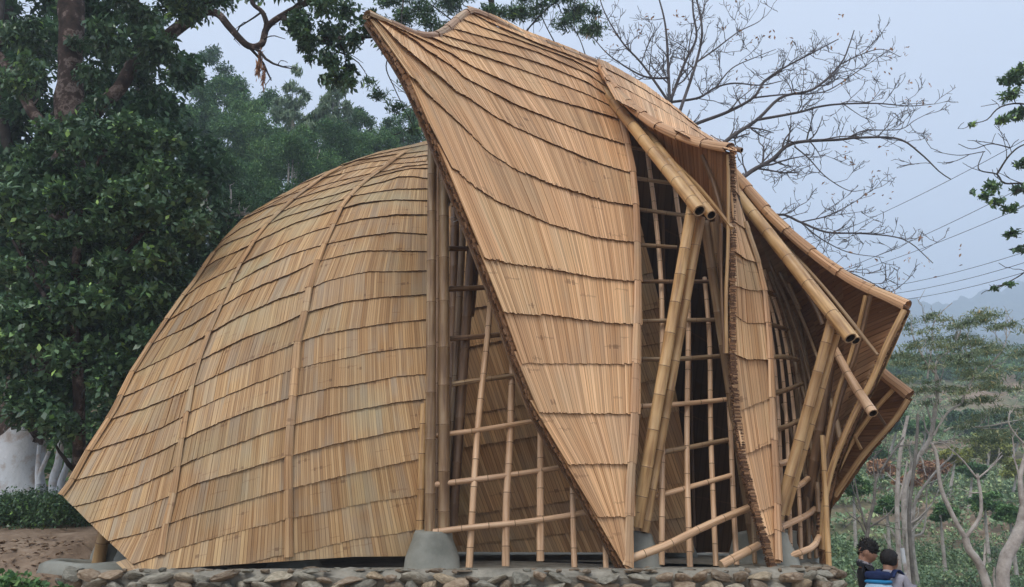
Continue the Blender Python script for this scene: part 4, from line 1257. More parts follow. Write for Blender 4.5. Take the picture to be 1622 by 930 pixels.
# walk along the front and the right-hand side
L = np.r_[0, np.cumsum(np.linalg.norm(np.diff(op, axis=0), axis=1))]
def on_out(s_):
    p = np.array([np.interp(s_, L, op[:, k]) for k in range(3)])
    q = np.array([np.interp(s_ + .05, L, op[:, k]) for k in range(3)])
    t = nrm(q - p)
    return p, t, np.array((t[1], -t[0], 0))
s_lo = L[np.argmin(np.linalg.norm(op[:, :2] - np.array((-5.0, 8.9)), axis=1))]
s_hi = L[np.argmin(np.linalg.norm(op[:, :2] - np.array((3.95, 12.0)), axis=1))]
cnt = 0
for row, (zc, hh) in enumerate(((-.055, .085), (-.145, .12), (-.26, .14), (-.39, .15), (-.53, .16))):
    s_ = s_lo + R.uniform(0, .2)
    while s_ < s_hi:
        ln = R.uniform(.13, .34) if row < 2 else R.uniform(.2, .44)
        p, t, o_ = on_out(s_ + ln / 2)
        if cnt < 296:
            me = R.choice(STM)
            o = bpy.data.objects.new('stone', me)
            link(o, PLAT, p + o_ * R.uniform(-.05, .03) + np.array((0, 0, zc + R.uniform(-.02, .02))))
            o.rotation_euler = (R.uniform(-.4, .4), R.uniform(-.4, .4), math.atan2(t[1], t[0]) + R.uniform(-.2, .2))
            o.scale = (ln * R.uniform(1.0, 1.35), R.uniform(.2, .32), hh * R.uniform(.75, 1.45))
            cnt += 1
        s_ += ln * R.uniform(.92, 1.05)
# small flat pieces bedded in the mortar on top of the rim
g = G()
def pebble_into(g, p, sx_, sy_, sz_, rz):
    me = R.choice(STM)
    c_, s__ = math.cos(rz), math.sin(rz)
    V = []
    for v in me.vertices:
        x, y, z = v.co.x * sx_, v.co.y * sy_, v.co.z * sz_
        V.append((p[0] + x * c_ - y * s__, p[1] + x * s__ + y * c_, p[2] + z))
    g.idx(V, [list(q.vertices) for q in me.polygons], [[(0, 0)] * len(q.vertices) for q in me.polygons], R.randint(0, 1))
for i in range(170):
    p, t, o_ = on_out(R.uniform(s_lo, s_hi))
    q = p - o_ * R.uniform(.0, .5) ** 1.0
    pebble_into(g, (q[0], q[1], R.uniform(-.0, .015)), R.uniform(.06, .24), R.uniform(.05, .15), R.uniform(.02, .06), R.uniform(0, 6))
stuff(g.obj('rubble', M_ST, PLAT, smooth=False))

def footing(label, px, Y, rt, rb, h, dx=0.0, lean=0.0, z0=-0.03, grp=None):
    p = P(px, 880, Y); x, y = p[0] + dx, Y
    g = G()
    n = 24; rows = []
    for k, (t, rr_) in enumerate(((0, rb * 1.12), (.06, rb * 1.02), (.35, rb * .9 + rt * .1), (.8, rt * 1.03), (.95, rt * .99), (1.0, rt * .9), (1.02, rt * .6))):
        row = []
        for i in range(n):
            a = 2 * math.pi * i / n
            k_ = 1 + .05 * math.sin(a * 2 + px) + R.uniform(-.012, .012)
            row.append((x + rr_ * k_ * math.cos(a) + lean * t, y + rr_ * k_ * math.sin(a), z0 + (h - z0) * t + R.uniform(-.004, .004) + (.02 * math.sin(a + px) if t > .9 else 0)))
        rows.append(row)
    b0 = 0
    Vv = [v for r in rows for v in r]
    Fs = [[a * n + i, a * n + (i + 1) % n, (a + 1) * n + (i + 1) % n, (a + 1) * n + i] for a in range(len(rows) - 1) for i in range(n)]
    Fs.append([(len(rows) - 1) * n + i for i in range(n)])
    g.idx(Vv, Fs, [[(0, 0)] * len(f) for f in Fs])
    o = g.obj('concrete_footing', [M_CONC], None, (x, y, 0), smooth=True)
    sharpen(o, .8)
    tag(o, label, 'footing', 'concrete footings of the pavilion')
    return o
footing('large tapered grey concrete footing under the tall front posts', 685, 9.42, .215, .305, .40)
footing('grey concrete footing behind the pointed foot of the tall middle shell', 1016, 9.75, .15, .24, .37)
footing('tall concrete footing in the shade under the left shell tip', 178, 10.25, .17, .24, .40)
footing('smaller concrete footing beside the crossed struts on the left', 214, 10.0, .16, .22, .30)
footing('low broad concrete footing under the left end of the big shell', 300, 9.75, .26, .34, .12)
footing('low broad concrete footing under the middle rib of the big shell', 468, 9.7, .24, .32, .13)
footing('concrete footing seen through the second opening at the foot of dark struts', 1190, 10.7, .2, .27, .38)
footing('concrete footing inside the third opening behind the lattice', 1262, 10.8, .22, .28, .38)
footing('pale concrete footing right behind the narrow shell foot', 1238, 9.75, .10, .2, .36)
footing('far concrete footing at the rear of the pavilion floor', 1075, 13.2, .2, .28, .3)
# raised concrete rim round the left footing
g = G()
ce = P(185, 880, 9.95); n = 40; rows = []
for dz, dr in ((-.05, .12), (.05, .10), (.075, .05), (.072, -.03), (.05, -.07), (-.05, -.08)):
    rows.append([(-4.55 + (.66 + dr) * math.cos(a) * (1 + .05 * math.sin(3 * a)), 9.62 + (.58 + dr) * math.sin(a), dz + .012 * math.sin(5 * a)) for a in np.linspace(0, 2 * math.pi, n, endpoint=False)])
Fs = [[a * n + i, a * n + (i + 1) % n, (a + 1) * n + (i + 1) % n, (a + 1) * n + i] for a in range(len(rows) - 1) for i in range(n)]
g.idx([v for r in rows for v in r], Fs, [[(0, 0)] * 4 for f in Fs])
tag(g.obj('concrete_kerb', [M_CONC], None, (ce[0], 9.7, 0), smooth=True), 'curved grey concrete kerb ringing the left corner of the platform', 'kerb')
# loose rocks on the soil bank
for (px, Y, s_, lab) in ((98, 9.9, .38, 'larger pale rock lying on the brown soil bank'), (148, 9.6, .24, 'small pale rock beside the crossed bamboo struts')):
    p = P(px, 880, Y)
    o = bpy.data.objects.new('rock', stone_mesh('rock', int(px), M_ST[0], 2))
    link(o, None, (p[0], Y, float(height(p[0], Y)) + s_ * .12)); o.scale = (s_, s_ * .7, s_ * .5); o.rotation_euler = (0, 0, R.uniform(0, 3))
    tag(o, lab, 'rock')

C_ = []; R_ = []
rl = np.random.RandomState(31)
litter_V, litter_F, litter_T = [], [], []
M_LITTER = noise_mat('dead_leaves', [(0.3, (0.12, 0.07, 0.04)), (0.5, (0.26, 0.17, 0.10)), (0.7, (0.42, 0.33, 0.24))], 30, 2)
for i in range(1500):
    x = rl.uniform(-7.5, -4.4); y = rl.uniform(8.6, 11.0) if rl.rand() < .8 else rl.uniform(8.6, 9.8)
    z = float(height(x, y)) + .012
    a = rl.uniform(0, 6.28); l_ = rl.uniform(.02, .07); w_ = l_ * rl.uniform(.25, .5); t1, t2 = rl.uniform(-.02, .03, 2)
    ca, sa = math.cos(a), math.sin(a); b_ = len(litter_V)
    litter_V += [(x - ca * l_, y - sa * l_, z + t1), (x - sa * w_, y + ca * w_, z + .012), (x + ca * l_, y + sa * l_, z + t2), (x + sa * w_, y - ca * w_, z)]
    litter_F.append((b_, b_ + 1, b_ + 2, b_ + 3))
stuff(link(bpy.data.objects.new('leaf_litter', new_mesh('leaf_litter', np.array(litter_V), np.array(litter_F), [M_LITTER]))))
# ------------------------------------------------------------------ vegetation helpers
def leaf_cloud(C, RAD, n, size, aspect=2.2, droop=0.0, seed=0, shell=0.55, tone=None, flat=0.5):
    """n rhombic leaves scattered in ellipsoidal clumps; returns V, F, tone"""
    rs = np.random.RandomState(seed)
    C = np.asarray(C, float); RAD = np.asarray(RAD, float)
    wt = np.cbrt(RAD.prod(1)) ** 2
    k = rs.choice(len(C), n, p=wt / wt.sum())
    d = rs.normal(size=(n, 3)); d /= np.linalg.norm(d, axis=1)[:, None]
    r = rs.uniform(0, 1, n) ** shell
    # lumpy surface
    r *= 0.75 + 0.35 * np.sin(d[:, 0] * 5 + k) * np.sin(d[:, 1] * 6 + k * 2) * np.sin(d[:, 2] * 5 + k * 3)
    c = C[k] + d * RAD[k] * r[:, None]
    ax = rs.normal(size=(n, 3)) + d * 0.8
    ax[:, 2] -= droop
    ax /= np.linalg.norm(ax, axis=1)[:, None]
    up = rs.normal(size=(n, 3)) * flat + np.array((0, 0, 1.0))
    s = np.cross(ax, up); s /= np.maximum(np.linalg.norm(s, axis=1)[:, None], 1e-6)
    nn = np.cross(s, ax)
    sz = size * rs.uniform(0.55, 1.35, n)[:, None]
    w_ = sz / aspect * 0.5
    V = np.empty((n, 4, 3))
    V[:, 0] = c - ax * sz * .5
    V[:, 1] = c + s * w_ + nn * w_ * .35
    V[:, 2] = c + ax * sz * .5
    V[:, 3] = c - s * w_ + nn * w_ * .35
    tn = tone if tone is not None else 0
    ct = rs.uniform(-.16, .16, len(C))
    t = np.clip(rs.normal(0.42, 0.21, n) + ct[k] + tn, 0, 1)
    return V.reshape(-1, 3), np.arange(n * 4).reshape(-1, 4), t

def cloud_obj(name, parent, C, RAD, n, size, m, loc=None, **kw):
    V, Fq, t = leaf_cloud(C, RAD, n, size, **kw)
    loc = np.array(loc if loc is not None else V.mean(0))
    return link(bpy.data.objects.new(name, new_mesh(name, V - loc, Fq, [m], attr=t)), parent, loc)

def tubes_np(segs, sides=5):
    """segs: list of (path Nx3, r0, r1) -> one mesh"""
    VV, FF, nb = [], [], 0
    a = np.linspace(0, 2 * math.pi, sides, endpoint=False)
    ca, sa = np.cos(a), np.sin(a)
    for path, r0, r1 in segs:
        T, S, B = frames(path)
        n = len(path)
        r = np.linspace(r0, r1, n)[:, None, None]
        V = path[:, None, :] + (S[:, None, :] * ca[None, :, None] + B[:, None, :] * sa[None, :, None]) * r
        VV.append(V.reshape(-1, 3))
        i = (np.arange(n - 1)[:, None] * sides + np.arange(sides)[None]).ravel()
        j = (np.arange(n - 1)[:, None] * sides + (np.arange(sides)[None] + 1) % sides).ravel()
        FF.append(np.stack([i, j, j + sides, i + sides], 1) + nb)
        nb += n * sides
    return np.vstack(VV), np.vstack(FF)

def tube_obj(name, parent, segs, m, sides=5, loc=None):
    V, Fq = tubes_np(segs, sides)
    loc = np.array(loc if loc is not None else V.mean(0))
    return link(bpy.data.objects.new(name, new_mesh(name, V - loc, Fq, [m], smooth=True)), parent, loc)

def grow(path, r0, r1, rs, levels, dens, ln, out, up=0.25, spread=0.9, gnarl=0.12):
    """twigs sprouting along a limb"""
    if levels == 0:
        return
    L = np.r_[0, np.cumsum(np.linalg.norm(np.diff(path, axis=0), axis=1))]
    n = max(1, int(L[-1] * dens))
    for i in range(n):
        s_ = L[-1] * rs.uniform(0.12, 1.0)
        p = np.array([np.interp(s_, L, path[:, k]) for k in range(3)])
        q = np.array([np.interp(min(s_ + .05, L[-1]), L, path[:, k]) for k in range(3)]); q0 = np.array([np.interp(max(s_ - .05, 0), L, path[:, k]) for k in range(3)])
        t = nrm(q - q0)
        d = nrm(t + rs.normal(size=3) * spread * np.array((1, .7, 1)) + np.array((0, 0, up)))
        l_ = ln * rs.uniform(.45, 1.2) * (1 - .45 * s_ / L[-1])
        pts = [p]
        m_ = 5
        for j in range(m_):
            d = nrm(d + rs.normal(size=3) * gnarl * 1.6 + np.array((0, 0, up * .25)))
            pts.append(pts[-1] + d * l_ / m_)
        pp = np.array(pts)
        rr_ = (r0 + (r1 - r0) * s_ / L[-1]) * .55
        out.append((pp, rr_, rr_ * .35))
        grow(pp, rr_, rr_ * .35, rs, levels - 1, dens * 1.9, ln * .45, out, up, spread, gnarl)

def bark(name, stops, scale=3.0, bump=0.6):
    return noise_mat(name, stops, scale, 8, rough=0.9, bump=bump, bscale=scale * 5, dist=0.03)
BK_OLD = bark('mottled_red_bark', [(0.35, (0.03, 0.022, 0.018)), (0.52, (0.07, 0.047, 0.038)), (0.58, (0.22, 0.17, 0.145)), (0.64, (0.085, 0.056, 0.046)), (0.8, (0.24, 0.20, 0.17))], 4.5)
BK_GREY = bark('grey_bark', [(0.3, (0.10, 0.09, 0.08)), (0.6, (0.24, 0.22, 0.19)), (0.8, (0.34, 0.32, 0.28))], 5)
BK_PALE = bark('pale_bark', [(0.3, (0.28, 0.24, 0.21)), (0.55, (0.50, 0.45, 0.40)), (0.75, (0.64, 0.60, 0.54))], 6)
BK_TWIG = noise_mat('bare_twig', [(0.3, (0.06, 0.052, 0.052)), (0.7, (0.135, 0.115, 0.11))], 3, 3)
BK_DARK = noise_mat('dark_bark', [(0.3, (0.03, 0.026, 0.022)), (0.7, (0.08, 0.065, 0.055))], 4, 4)
M_LIME = noise_mat('limewash', [(0.28, (0.30, 0.22, 0.18)), (0.40, (0.50, 0.45, 0.42)), (0.5, (0.64, 0.66, 0.68)), (0.7, (0.72, 0.73, 0.75))], 3.5, 8, bump=.7, bscale=16)
LF_DARK = leaf_mat('leaf_dark_glossy', gain=2.9, tintc=(1.0, 1.02, 1.05), stops= [(0, (0.012, 0.024, 0.012)), (0.45, (0.030, 0.055, 0.026)), (0.75, (0.05, 0.085, 0.035)), (0.93, (0.10, 0.17, 0.045)), (1, (0.19, 0.27, 0.07))], rough=0.38, spec=0.5, trans=.15)
LF_MID = leaf_mat('leaf_mid_green', tintc=(.85, 1.08, 1.15), stops= [(0, (0.02, 0.036, 0.016)), (0.5, (0.052, 0.086, 0.034)), (0.8, (0.09, 0.13, 0.05)), (1, (0.17, 0.20, 0.07))], rough=.55, trans=.2)
LF_HILL = leaf_mat('leaf_hill_green', tintc=(.92, 1.12, 1.1), gain=1.85, stops= [(0, (0.024, 0.045, 0.02)), (0.5, (0.062, 0.105, 0.038)), (0.8, (0.11, 0.16, 0.055)), (1, (0.18, 0.21, 0.08))], rough=.65, trans=.2)
LF_YEL = leaf_mat('leaf_yellow_green', [(0, (0.07, 0.085, 0.025)), (0.5, (0.17, 0.19, 0.05)), (0.8, (0.27, 0.27, 0.07)), (1, (0.34, 0.32, 0.11))], rough=.65, trans=.25)
LF_PALE = leaf_mat('leaf_pale_plume', gain=1.9, stops= [(0, (0.06, 0.09, 0.06)), (0.5, (0.13, 0.18, 0.11)), (1, (0.26, 0.31, 0.20))], rough=.6, trans=.3)
LF_FEATH = leaf_mat('leaf_feathery', gain=2.6, stops= [(0, (0.035, 0.05, 0.03)), (0.5, (0.085, 0.11, 0.062)), (0.85, (0.15, 0.17, 0.09)), (1, (0.26, 0.20, 0.10))], rough=.6, trans=.3)
LF_RUST = leaf_mat('leaf_rust', [(0, (0.10, 0.05, 0.03)), (0.5, (0.26, 0.14, 0.075)), (1, (0.40, 0.25, 0.14))], rough=.7, trans=.2)
LF_TEA = leaf_mat('leaf_tea', gain=3.0, stops= [(0, (0.025, 0.042, 0.022)), (0.5, (0.058, 0.088, 0.045)), (0.8, (0.10, 0.14, 0.07)), (1, (0.19, 0.22, 0.10))], rough=.5, trans=.1)

def tree(name, label, cat, base, limbs, bk, clumps=None, n=0, size=.1, lf=None, group=None, twigs=None, sides=8, seed=1, tr='trunk', **kw):
    """limbs: [(pts3d, r0, r1)]; clumps: (C, R)"""
    root = empty(name, base, label, cat, group)
    rs = np.random.RandomState(seed)
    segs = [(smooth_path(np.array(p, float), max(5, 5 * len(p))), a, b) for p, a, b in limbs]
    tube_obj(tr, root, segs[:], bk, sides, loc=base)
    if twigs:
        lv, dens, ln, up, spread = twigs
        out = []
        for s_, (p, a, b) in zip(segs, limbs):
            grow(s_[0], a, b, rs, lv, dens, ln, out, up, spread)
        if out:
            stuff(tube_obj('twigs', root, [(p, max(a, .007), max(b, .005)) for p, a, b in out], bk if bk is not BK_OLD else BK_DARK, 4, loc=base))
    if clumps is not None and n:
        cloud_obj('crown', root, clumps[0], clumps[1], n, size, lf, seed=seed, **kw)
    return root

def px_clumps(lst):
    """(px, py, Y, rx, ry, rz) -> clumps"""
    C = [P(a, b, c) for a, b, c, *_ in lst]
    return np.array(C), np.array([r[3:] for r in lst])

def in_poly(x, y, poly):
    c = False
    for i in range(len(poly)):
        (x1, y1), (x2, y2) = poly[i], poly[i - 1]
        if (y1 > y) != (y2 > y) and x < (x2 - x1) * (y - y1) / (y2 - y1) + x1:
            c = not c
    return c
def fill(poly, n, Y0, Y1, r0, r1, rs, flat=.8):
    xs_ = [p[0] for p in poly]; ys_ = [p[1] for p in poly]
    out = []
    while len(out) < n:
        x, y = rs.uniform(min(xs_), max(xs_)), rs.uniform(min(ys_), max(ys_))
        if in_poly(x, y, poly):
            r = rs.uniform(r0, r1)
            out.append((x, y, rs.uniform(Y0, Y1), r, r, r * flat))
    return px_clumps(out)
def gz(x, y):
    return float(height(x, y))
def base_at(px, Y):
    x = P(px, 860, Y)[0]
    return (x, Y, gz(x, Y))
rs = np.random.RandomState(5)

# ---- the old tree at the left: mottled trunk, limewashed foot, arching limb
b_ = base_at(22, 13.2)
Yt = 13.2
root = empty('old_tree', b_, 'big old tree with mottled reddish trunk, limewashed foot and a limb arching over the roof', 'tree')
trunkp = smooth_path([(b_[0], b_[1], b_[2] - .6), b_, P(23, 760, Yt), P(31, 690, Yt), P(44, 590, Yt), P(76, 450, Yt), P(102, 300, Yt), P(108, 200, Yt), P(113, 100, Yt), P(120, -10, Yt), P(124, -160, Yt)], 40)
V, Fq = tubes_np([(trunkp, .37, .18)], 14)
V[:, 0] += (vnoise(V[:, 0] * 3, V[:, 2] * 1.3, 1.6, 4) - .5) * .10; V[:, 1] += (vnoise(V[:, 1] * 3, V[:, 2] * 1.3, 1.6, 9) - .5) * .10
ang = np.arctan2(V[:, 1] - Yt, V[:, 0] - b_[0])
V[:, 0] += (np.sin(V[:, 2] * 1.1) * .05); fl = np.clip(1 - (V[:, 2] - b_[2]) / 1.6, 0, 1)[:, None] ** 2
V[:, :2] += (V[:, :2] - np.array(b_[:2])) * fl * .12
link(bpy.data.objects.new('trunk', new_mesh('trunk', V - np.array(b_), Fq, [BK_OLD], smooth=True)), root, b_)
nr = 7
V2 = V[14:14 * nr].copy(); cen = V2.reshape(-1, 14, 3).mean(1)[:, None, :]
V2 = (cen + (V2.reshape(-1, 14, 3) - cen) * 1.025).reshape(-1, 3)
V2[-14:, 2] += np.random.RandomState(3).uniform(-.22, .05, 14)
link(bpy.data.objects.new('limewash_coat', new_mesh('limewash_coat', V2 - np.array(b_), Fq[:14 * (nr - 2)], [M_LIME], smooth=True)), root, b_)
def seg(pts, Y, a, b):
    return (smooth_path([P(*p, Y) if len(p) == 2 else P(*p) for p in pts], 6 * len(pts)), a, b)
limbs = [seg([(104, 260), (150, 180), (190, 140), (215, 96), (260, 62), (305, 28), (330, 14)], 12.9, .13, .11),
         seg([(322, 18), (345, 22), (365, 45), (392, 72), (414, 70), (424, 42), (455, 20), (492, 0), (540, -40)], 12.6, .07, .045),
         seg([(310, 25), (335, -10), (360, -50)], 12.9, .13, .09),
         seg([(448, 28), (475, 52), (506, 62), (545, 60), (592, 58)], 12.4, .06, .03),
         seg([(106, 230), (60, 190), (20, 120), (-20, 60)], 13.4, .12, .07),
         seg([(424, 42), (416, 20), (400, 5), (396, -20)], 12.6, .05, .03)]
tube_obj('limb', root, limbs, BK_OLD, 9, loc=b_)
out = []
for s_ in limbs[1:]:
    grow(s_[0], s_[1], s_[2], rs, 2, 2.2, 1.1, out, -.15, .9)
stuff(tube_obj('twigs', root, [(p, max(a, .008), max(b, .005)) for p, a, b in out], BK_DARK, 4, loc=b_))
C1, R1 = fill([(0, -120), (620, -120), (600, 40), (540, 30), (470, 20), (420, -10), (350, 0), (280, 50), (250, 120), (160, 150), (100, 60), (40, 160), (0, 220)], 70, 11.6, 14.2, .28, .6, rs, .6)
C4, R4 = fill([(120, 190), (150, 150), (215, 150), (235, 215), (150, 260)], 12, 12.2, 12.6, .18, .3, rs, .8)
C2, R2 = fill([(455, 20), (600, 20), (630, 70), (600, 110), (540, 130), (500, 110), (470, 60)], 26, 11.9, 12.8, .15, .34, rs, .9)
C3, R3 = fill([(480, 80), (600, 90), (560, 140), (510, 130)], 10, 12, 12.6, .10, .18, rs, 1.6)
cloud_obj('crown', root, np.vstack([C1, C2, C3, C4]), np.vstack([R1, R2, R3, R4]), 26000, .125, LF_DARK, droop=.9, seed=4, tone=-.06, shell=.6)
cloud_obj('hanging_moss', root, *px_clumps([(412, 96, 12.6, .07, .07, .38), (418, 120, 12.6, .05, .05, .34), (408, 110, 12.6, .04, .04, .3)]), 260, .12, LF_RUST, droop=3, aspect=5)

# ---- leafy tree in front of it
base = base_at(118, 13.0)
poly = [(0, 300), (60, 215), (110, 190), (160, 180), (230, 185), (300, 235), (335, 330), (300, 420), (262, 500), (215, 590), (160, 650), (110, 690), (60, 660), (0, 640)]
C1, R1 = fill(poly, 150, 10.8, 12.5, .25, .48, rs)
tree('broadleaf_tree', 'dense glossy broadleaf tree with bright new leaf tips, left of the big shell', 'tree', base,
     [([base, P(125, 640, 11.5), P(118, 480, 11.5), P(130, 330, 11.6), P(170, 230, 11.6)], .10, .04), ([P(120, 560, 11.5), P(60, 450, 11.4), P(20, 380, 11.3)], .05, .02), ([P(118, 500, 11.5), P(200, 400, 11.4), P(270, 320, 11.5)], .05, .02)],
     BK_OLD, (C1, R1), 42000, .12, LF_DARK, seed=8, aspect=1.9, shell=.5, tone=.03, twigs=(1, 3, .7, .2, .8))
# ---- dark evergreen at far left, thicket behind the shell
base = base_at(20, 18)
C1, R1 = fill([(-60, -80), (110, -80), (100, 60), (90, 200), (130, 330), (160, 500), (140, 660), (-60, 700)], 70, 16, 19, .5, 1.0, rs)
tree('evergreen_tree', 'tall dark evergreen filling the left edge behind the mottled trunk', 'tree', base, [([base, P(25, 400, 18), P(15, 0, 18)], .3, .12), ([P(25, 300, 17.5), P(-5, 120, 17), P(5, -30, 17)], .14, .08)], BK_DARK, (C1, R1), 26000, .22, LF_MID, seed=9, tone=-.12)
base = base_at(235, 17)
C1, R1 = fill([(120, -60), (250, -60), (290, 60), (330, 150), (345, 260), (330, 330), (260, 500), (200, 620), (140, 560), (110, 200)], 76, 14.6, 18, .45, .9, rs)
tree('shade_tree', 'dark leafy tree behind the arching limb and above the shell flank', 'tree', base, [([base, P(240, 500, 17), P(225, 200, 16.5), P(215, 0, 16.5)], .2, .09)], BK_DARK, (C1, R1), 30000, .2, LF_MID, seed=10, tone=-.08, droop=.5)
base = base_at(290, 14.5)
C1, R1 = fill([(190, 540), (240, 430), (300, 350), (345, 330), (390, 360), (350, 430), (290, 520), (200, 660), (150, 700)], 40, 14.2, 15.4, .35, .6, rs)
tree('thicket_bush', 'shadowed evergreen thicket pressed against the far side of the big shell', 'bush', base, [([base, P(280, 560, 15), P(290, 430, 15)], .08, .04)], BK_DARK, (C1, R1), 14000, .13, LF_DARK, seed=12, tone=-.15)
# ---- bare whitish shrub
base = base_at(346, 15.5)
tree('bare_shrub', 'leafless pale shrub with whitish crossing branches above the shell edge', 'shrub', base,
     [([base, P(348, 430, 14.8), P(346, 389, 14.6), P(343, 370, 14.5), P(341, 350, 14.5), P(338, 339, 14.5), P(328, 328, 14.5)], .05, .02),
      ([P(346, 389, 14.6), P(357, 372, 14.5), P(365, 339, 14.5), P(366, 300, 14.4)], .03, .015), ([P(285, 352, 14.4), P(300, 349, 14.4), P(343, 349, 14.5), P(376, 341, 14.4), P(398, 342, 14.3)], .028, .015),
      ([P(343, 352, 14.5), P(365, 339, 14.4), P(400, 338, 14.3)], .02, .012)], BK_PALE, twigs=(2, 4, .5, .1, .9), seed=3, sides=6)
# ---- limewashed stems behind the hedge
base = base_at(92, 12.6); base = (base[0], base[1], base[2] - .3)
tree('painted_stems', 'clump of thin stems limewashed white up to knee height beyond the hedge', 'tree', base,
     [([base, P(84, 770, 12.6), P(92, 735, 12.6), P(97, 700, 12.6)], .085, .05), ([base, P(95, 775, 12.5), P(106, 738, 12.5), P(108, 726, 12.5)], .065, .045), ([P(97, 705, 12.6), P(104, 680, 12.6), P(110, 600, 12.6)], .05, .03)], M_LIME, twigs=None, seed=3, sides=8)
base = base_at(62, 12.75); base = (base[0], base[1], base[2] - .3)
tree('forked_sapling', 'white painted forked sapling leaning beside the big limewashed trunk', 'tree', base,
     [([base, P(60, 775, 12.7), P(62, 755, 12.7), P(72, 730, 12.7), P(78, 715, 12.7)], .06, .03), ([P(61, 768, 12.7), P(60, 745, 12.7), P(62, 705, 12.7)], .05, .025)], M_LIME, seed=5, sides=8)
# ---- hedge and near plants
C1 = []; R1 = []
for i in range(60):
    px = -90 + 270 * i / 59.0
    for k in range(3):
        Yh = 11.9 + .35 * k + R.uniform(-.1, .1)
        x = P(px, 820, Yh)[0]
        C1.append((x, Yh, gz(x, Yh) + R.uniform(-.05, .42) - .04 * k)); R1.append((.28, .28, .22))
hd = empty('tea_hedge', base_at(60, 12.2), 'low dark clipped tea hedge running behind the soil bank at left', 'hedge')
cloud_obj('foliage', hd, C1, R1, 26000, .055, LF_DARK, seed=20, tone=.02, shell=.35)
base = P(28, 925, 6.2)
hb = empty('leafy_weed', (base[0], 6.2, -0.9), 'small leafy weed poking into the bottom left corner', 'plant')
cloud_obj('foliage', hb, *px_clumps([(20, 922, 6.2, .22, .15, .10), (50, 928, 6.3, .16, .12, .06), (-10, 918, 6.2, .2, .15, .12), (95, 935, 6.4, .15, .1, .05), (0, 960, 6.2, .4, .2, .15)]), 900, .055, LF_HILL, seed=21, aspect=1.5, tone=.05)
tube_obj('stems', hb, [(smooth_path([(base[0] + dx, 6.2, -1.2), (base[0] + dx * 1.3, 6.25, -.5), (base[0] + dx * 2, 6.2, -.05)], 6), .012, .005) for dx in (-.2, -.05, .1, .2)], BK_DARK, 4)
# ---- woods on the hill behind
def crown_tree(name, label, px, top, halfw, Y, lf, n, size, seed, group=None, bk=BK_GREY, bottom=None, cat='tree', tone=0.0, droop=0.0, trunks=1, aspect=2.2, nc=44, flat=.8):
    rs_ = np.random.RandomState(seed)
    mpp = Y / F * 1.06
    base = base_at(px, Y)
    bot = bottom if bottom is not None else top + halfw * 2.6
    poly = [(px - halfw * .35, top), (px + halfw * .35, top), (px + halfw * .85, top + (bot - top) * .28), (px + halfw, top + (bot - top) * .6), (px + halfw * .7, bot), (px - halfw * .7, bot), (px - halfw, top + (bot - top) * .6), (px - halfw * .8, top + (bot - top) * .25)]
    r = halfw * mpp
    C_, R_ = fill(poly, nc, Y - r * .8, Y + r * .8, r * .30, r * .55, rs_, flat)
    limbs_ = []
    for k in range(trunks):
        dx = rs_.uniform(-.5, .5) * halfw if trunks > 1 else 0
        top_p = P(px + dx * 1.3, top + (bot - top) * .35, Y)
        bb = (base[0] + dx * mpp * .6, Y, gz(base[0] + dx * mpp * .6, Y) - .2)
        limbs_.append(([bb, P(px + dx, bot, Y), top_p], r * .06 + .05, .03))
        for q in range(3):
            limbs_.append(([P(px + dx, bot - (bot - top) * .1 * q, Y), P(px + dx + rs_.uniform(-.6, .6) * halfw, top + (bot - top) * rs_.uniform(.2, .6), Y)], r * .03 + .02, .02))
    return tree(name, label, cat, base, limbs_, bk, (C_, R_), n, size, lf, group, seed=seed, sides=6, tone=tone, droop=droop, aspect=aspect)
G_ = 'trees on the hill behind the big shell'
hill = [
 ('tall leafy tree between the arching limb and the bluish conifer', 292, 88, 46, 40, LF_HILL, 7000, .3, 131, 300, -.02),
 ('olive tree right below the tip of the bluish conifer', 362, 128, 44, 42, LF_HILL, 6500, .3, 132, 300, .06),
 ('rounded tree filling the slope left of the highest bamboo plume', 418, 150, 38, 41, LF_HILL, 5500, .3, 133, 290, .02),
 ('dull green tree on the slope behind the hanging spray of the arching limb', 262, 150, 50, 33, LF_HILL, 8000, .26, 134, 360, -.04),
 ('yellowish crown between the two bamboo plumes', 498, 176, 34, 39, LF_HILL, 5000, .28, 135, 290, .14),
 ('low rounded tree left of the tall posts on the skyline', 566, 176, 36, 40, LF_HILL, 4500, .28, 136, 270, .0),
 ('tall bluish conifer rising furthest left on the skyline of the hill', 335, 78, 42, 46, LF_MID, 5200, .34, 31, 330, -.05),
 ('broad yellow green tree on the hill below the bluish conifer', 395, 165, 62, 36, LF_HILL, 9000, .26, 32, 330, .12),
 ('dense olive tree on the slope left of the pale trunks', 335, 225, 55, 27, LF_HILL, 8000, .22, 33, 380, -.02),
 ('mid green hill tree with pale forked trunks above the shell shoulder', 462, 205, 60, 31, LF_HILL, 9000, .22, 34, 340, .04),
 ('rounded dark green tree on the slope above the middle of the shell', 530, 195, 52, 34, LF_HILL, 8000, .22, 35, 300, -.06),
 ('bushy bright green tree at the right foot of the wooded skyline', 590, 212, 42, 36, LF_HILL, 6000, .22, 36, 275, .08),
 ('small tree with upright crown just left of the tall posts', 640, 178, 34, 40, LF_HILL, 4200, .26, 37, 260, .0),
 ('dark undergrowth tree low on the slope right above the shell crest', 425, 290, 62, 23, LF_MID, 8000, .18, 38, 400, -.08),
 ('twiggy grey green tree low on the slope beside the bare shrub', 372, 300, 40, 20, LF_MID, 5000, .13, 39, 400, .08)]
for lab, px, top, hw, Y, lf, n, sz, sd_, bot, tn in hill:
    crown_tree('hill_tree', lab, px, top, hw * 1.12, Y, lf, int(n * 3.2), sz * .55, sd_, G_, BK_PALE if 'pale' in lab else BK_GREY, bottom=bot, tone=tn, trunks=3 if 'forked' in lab else 1)
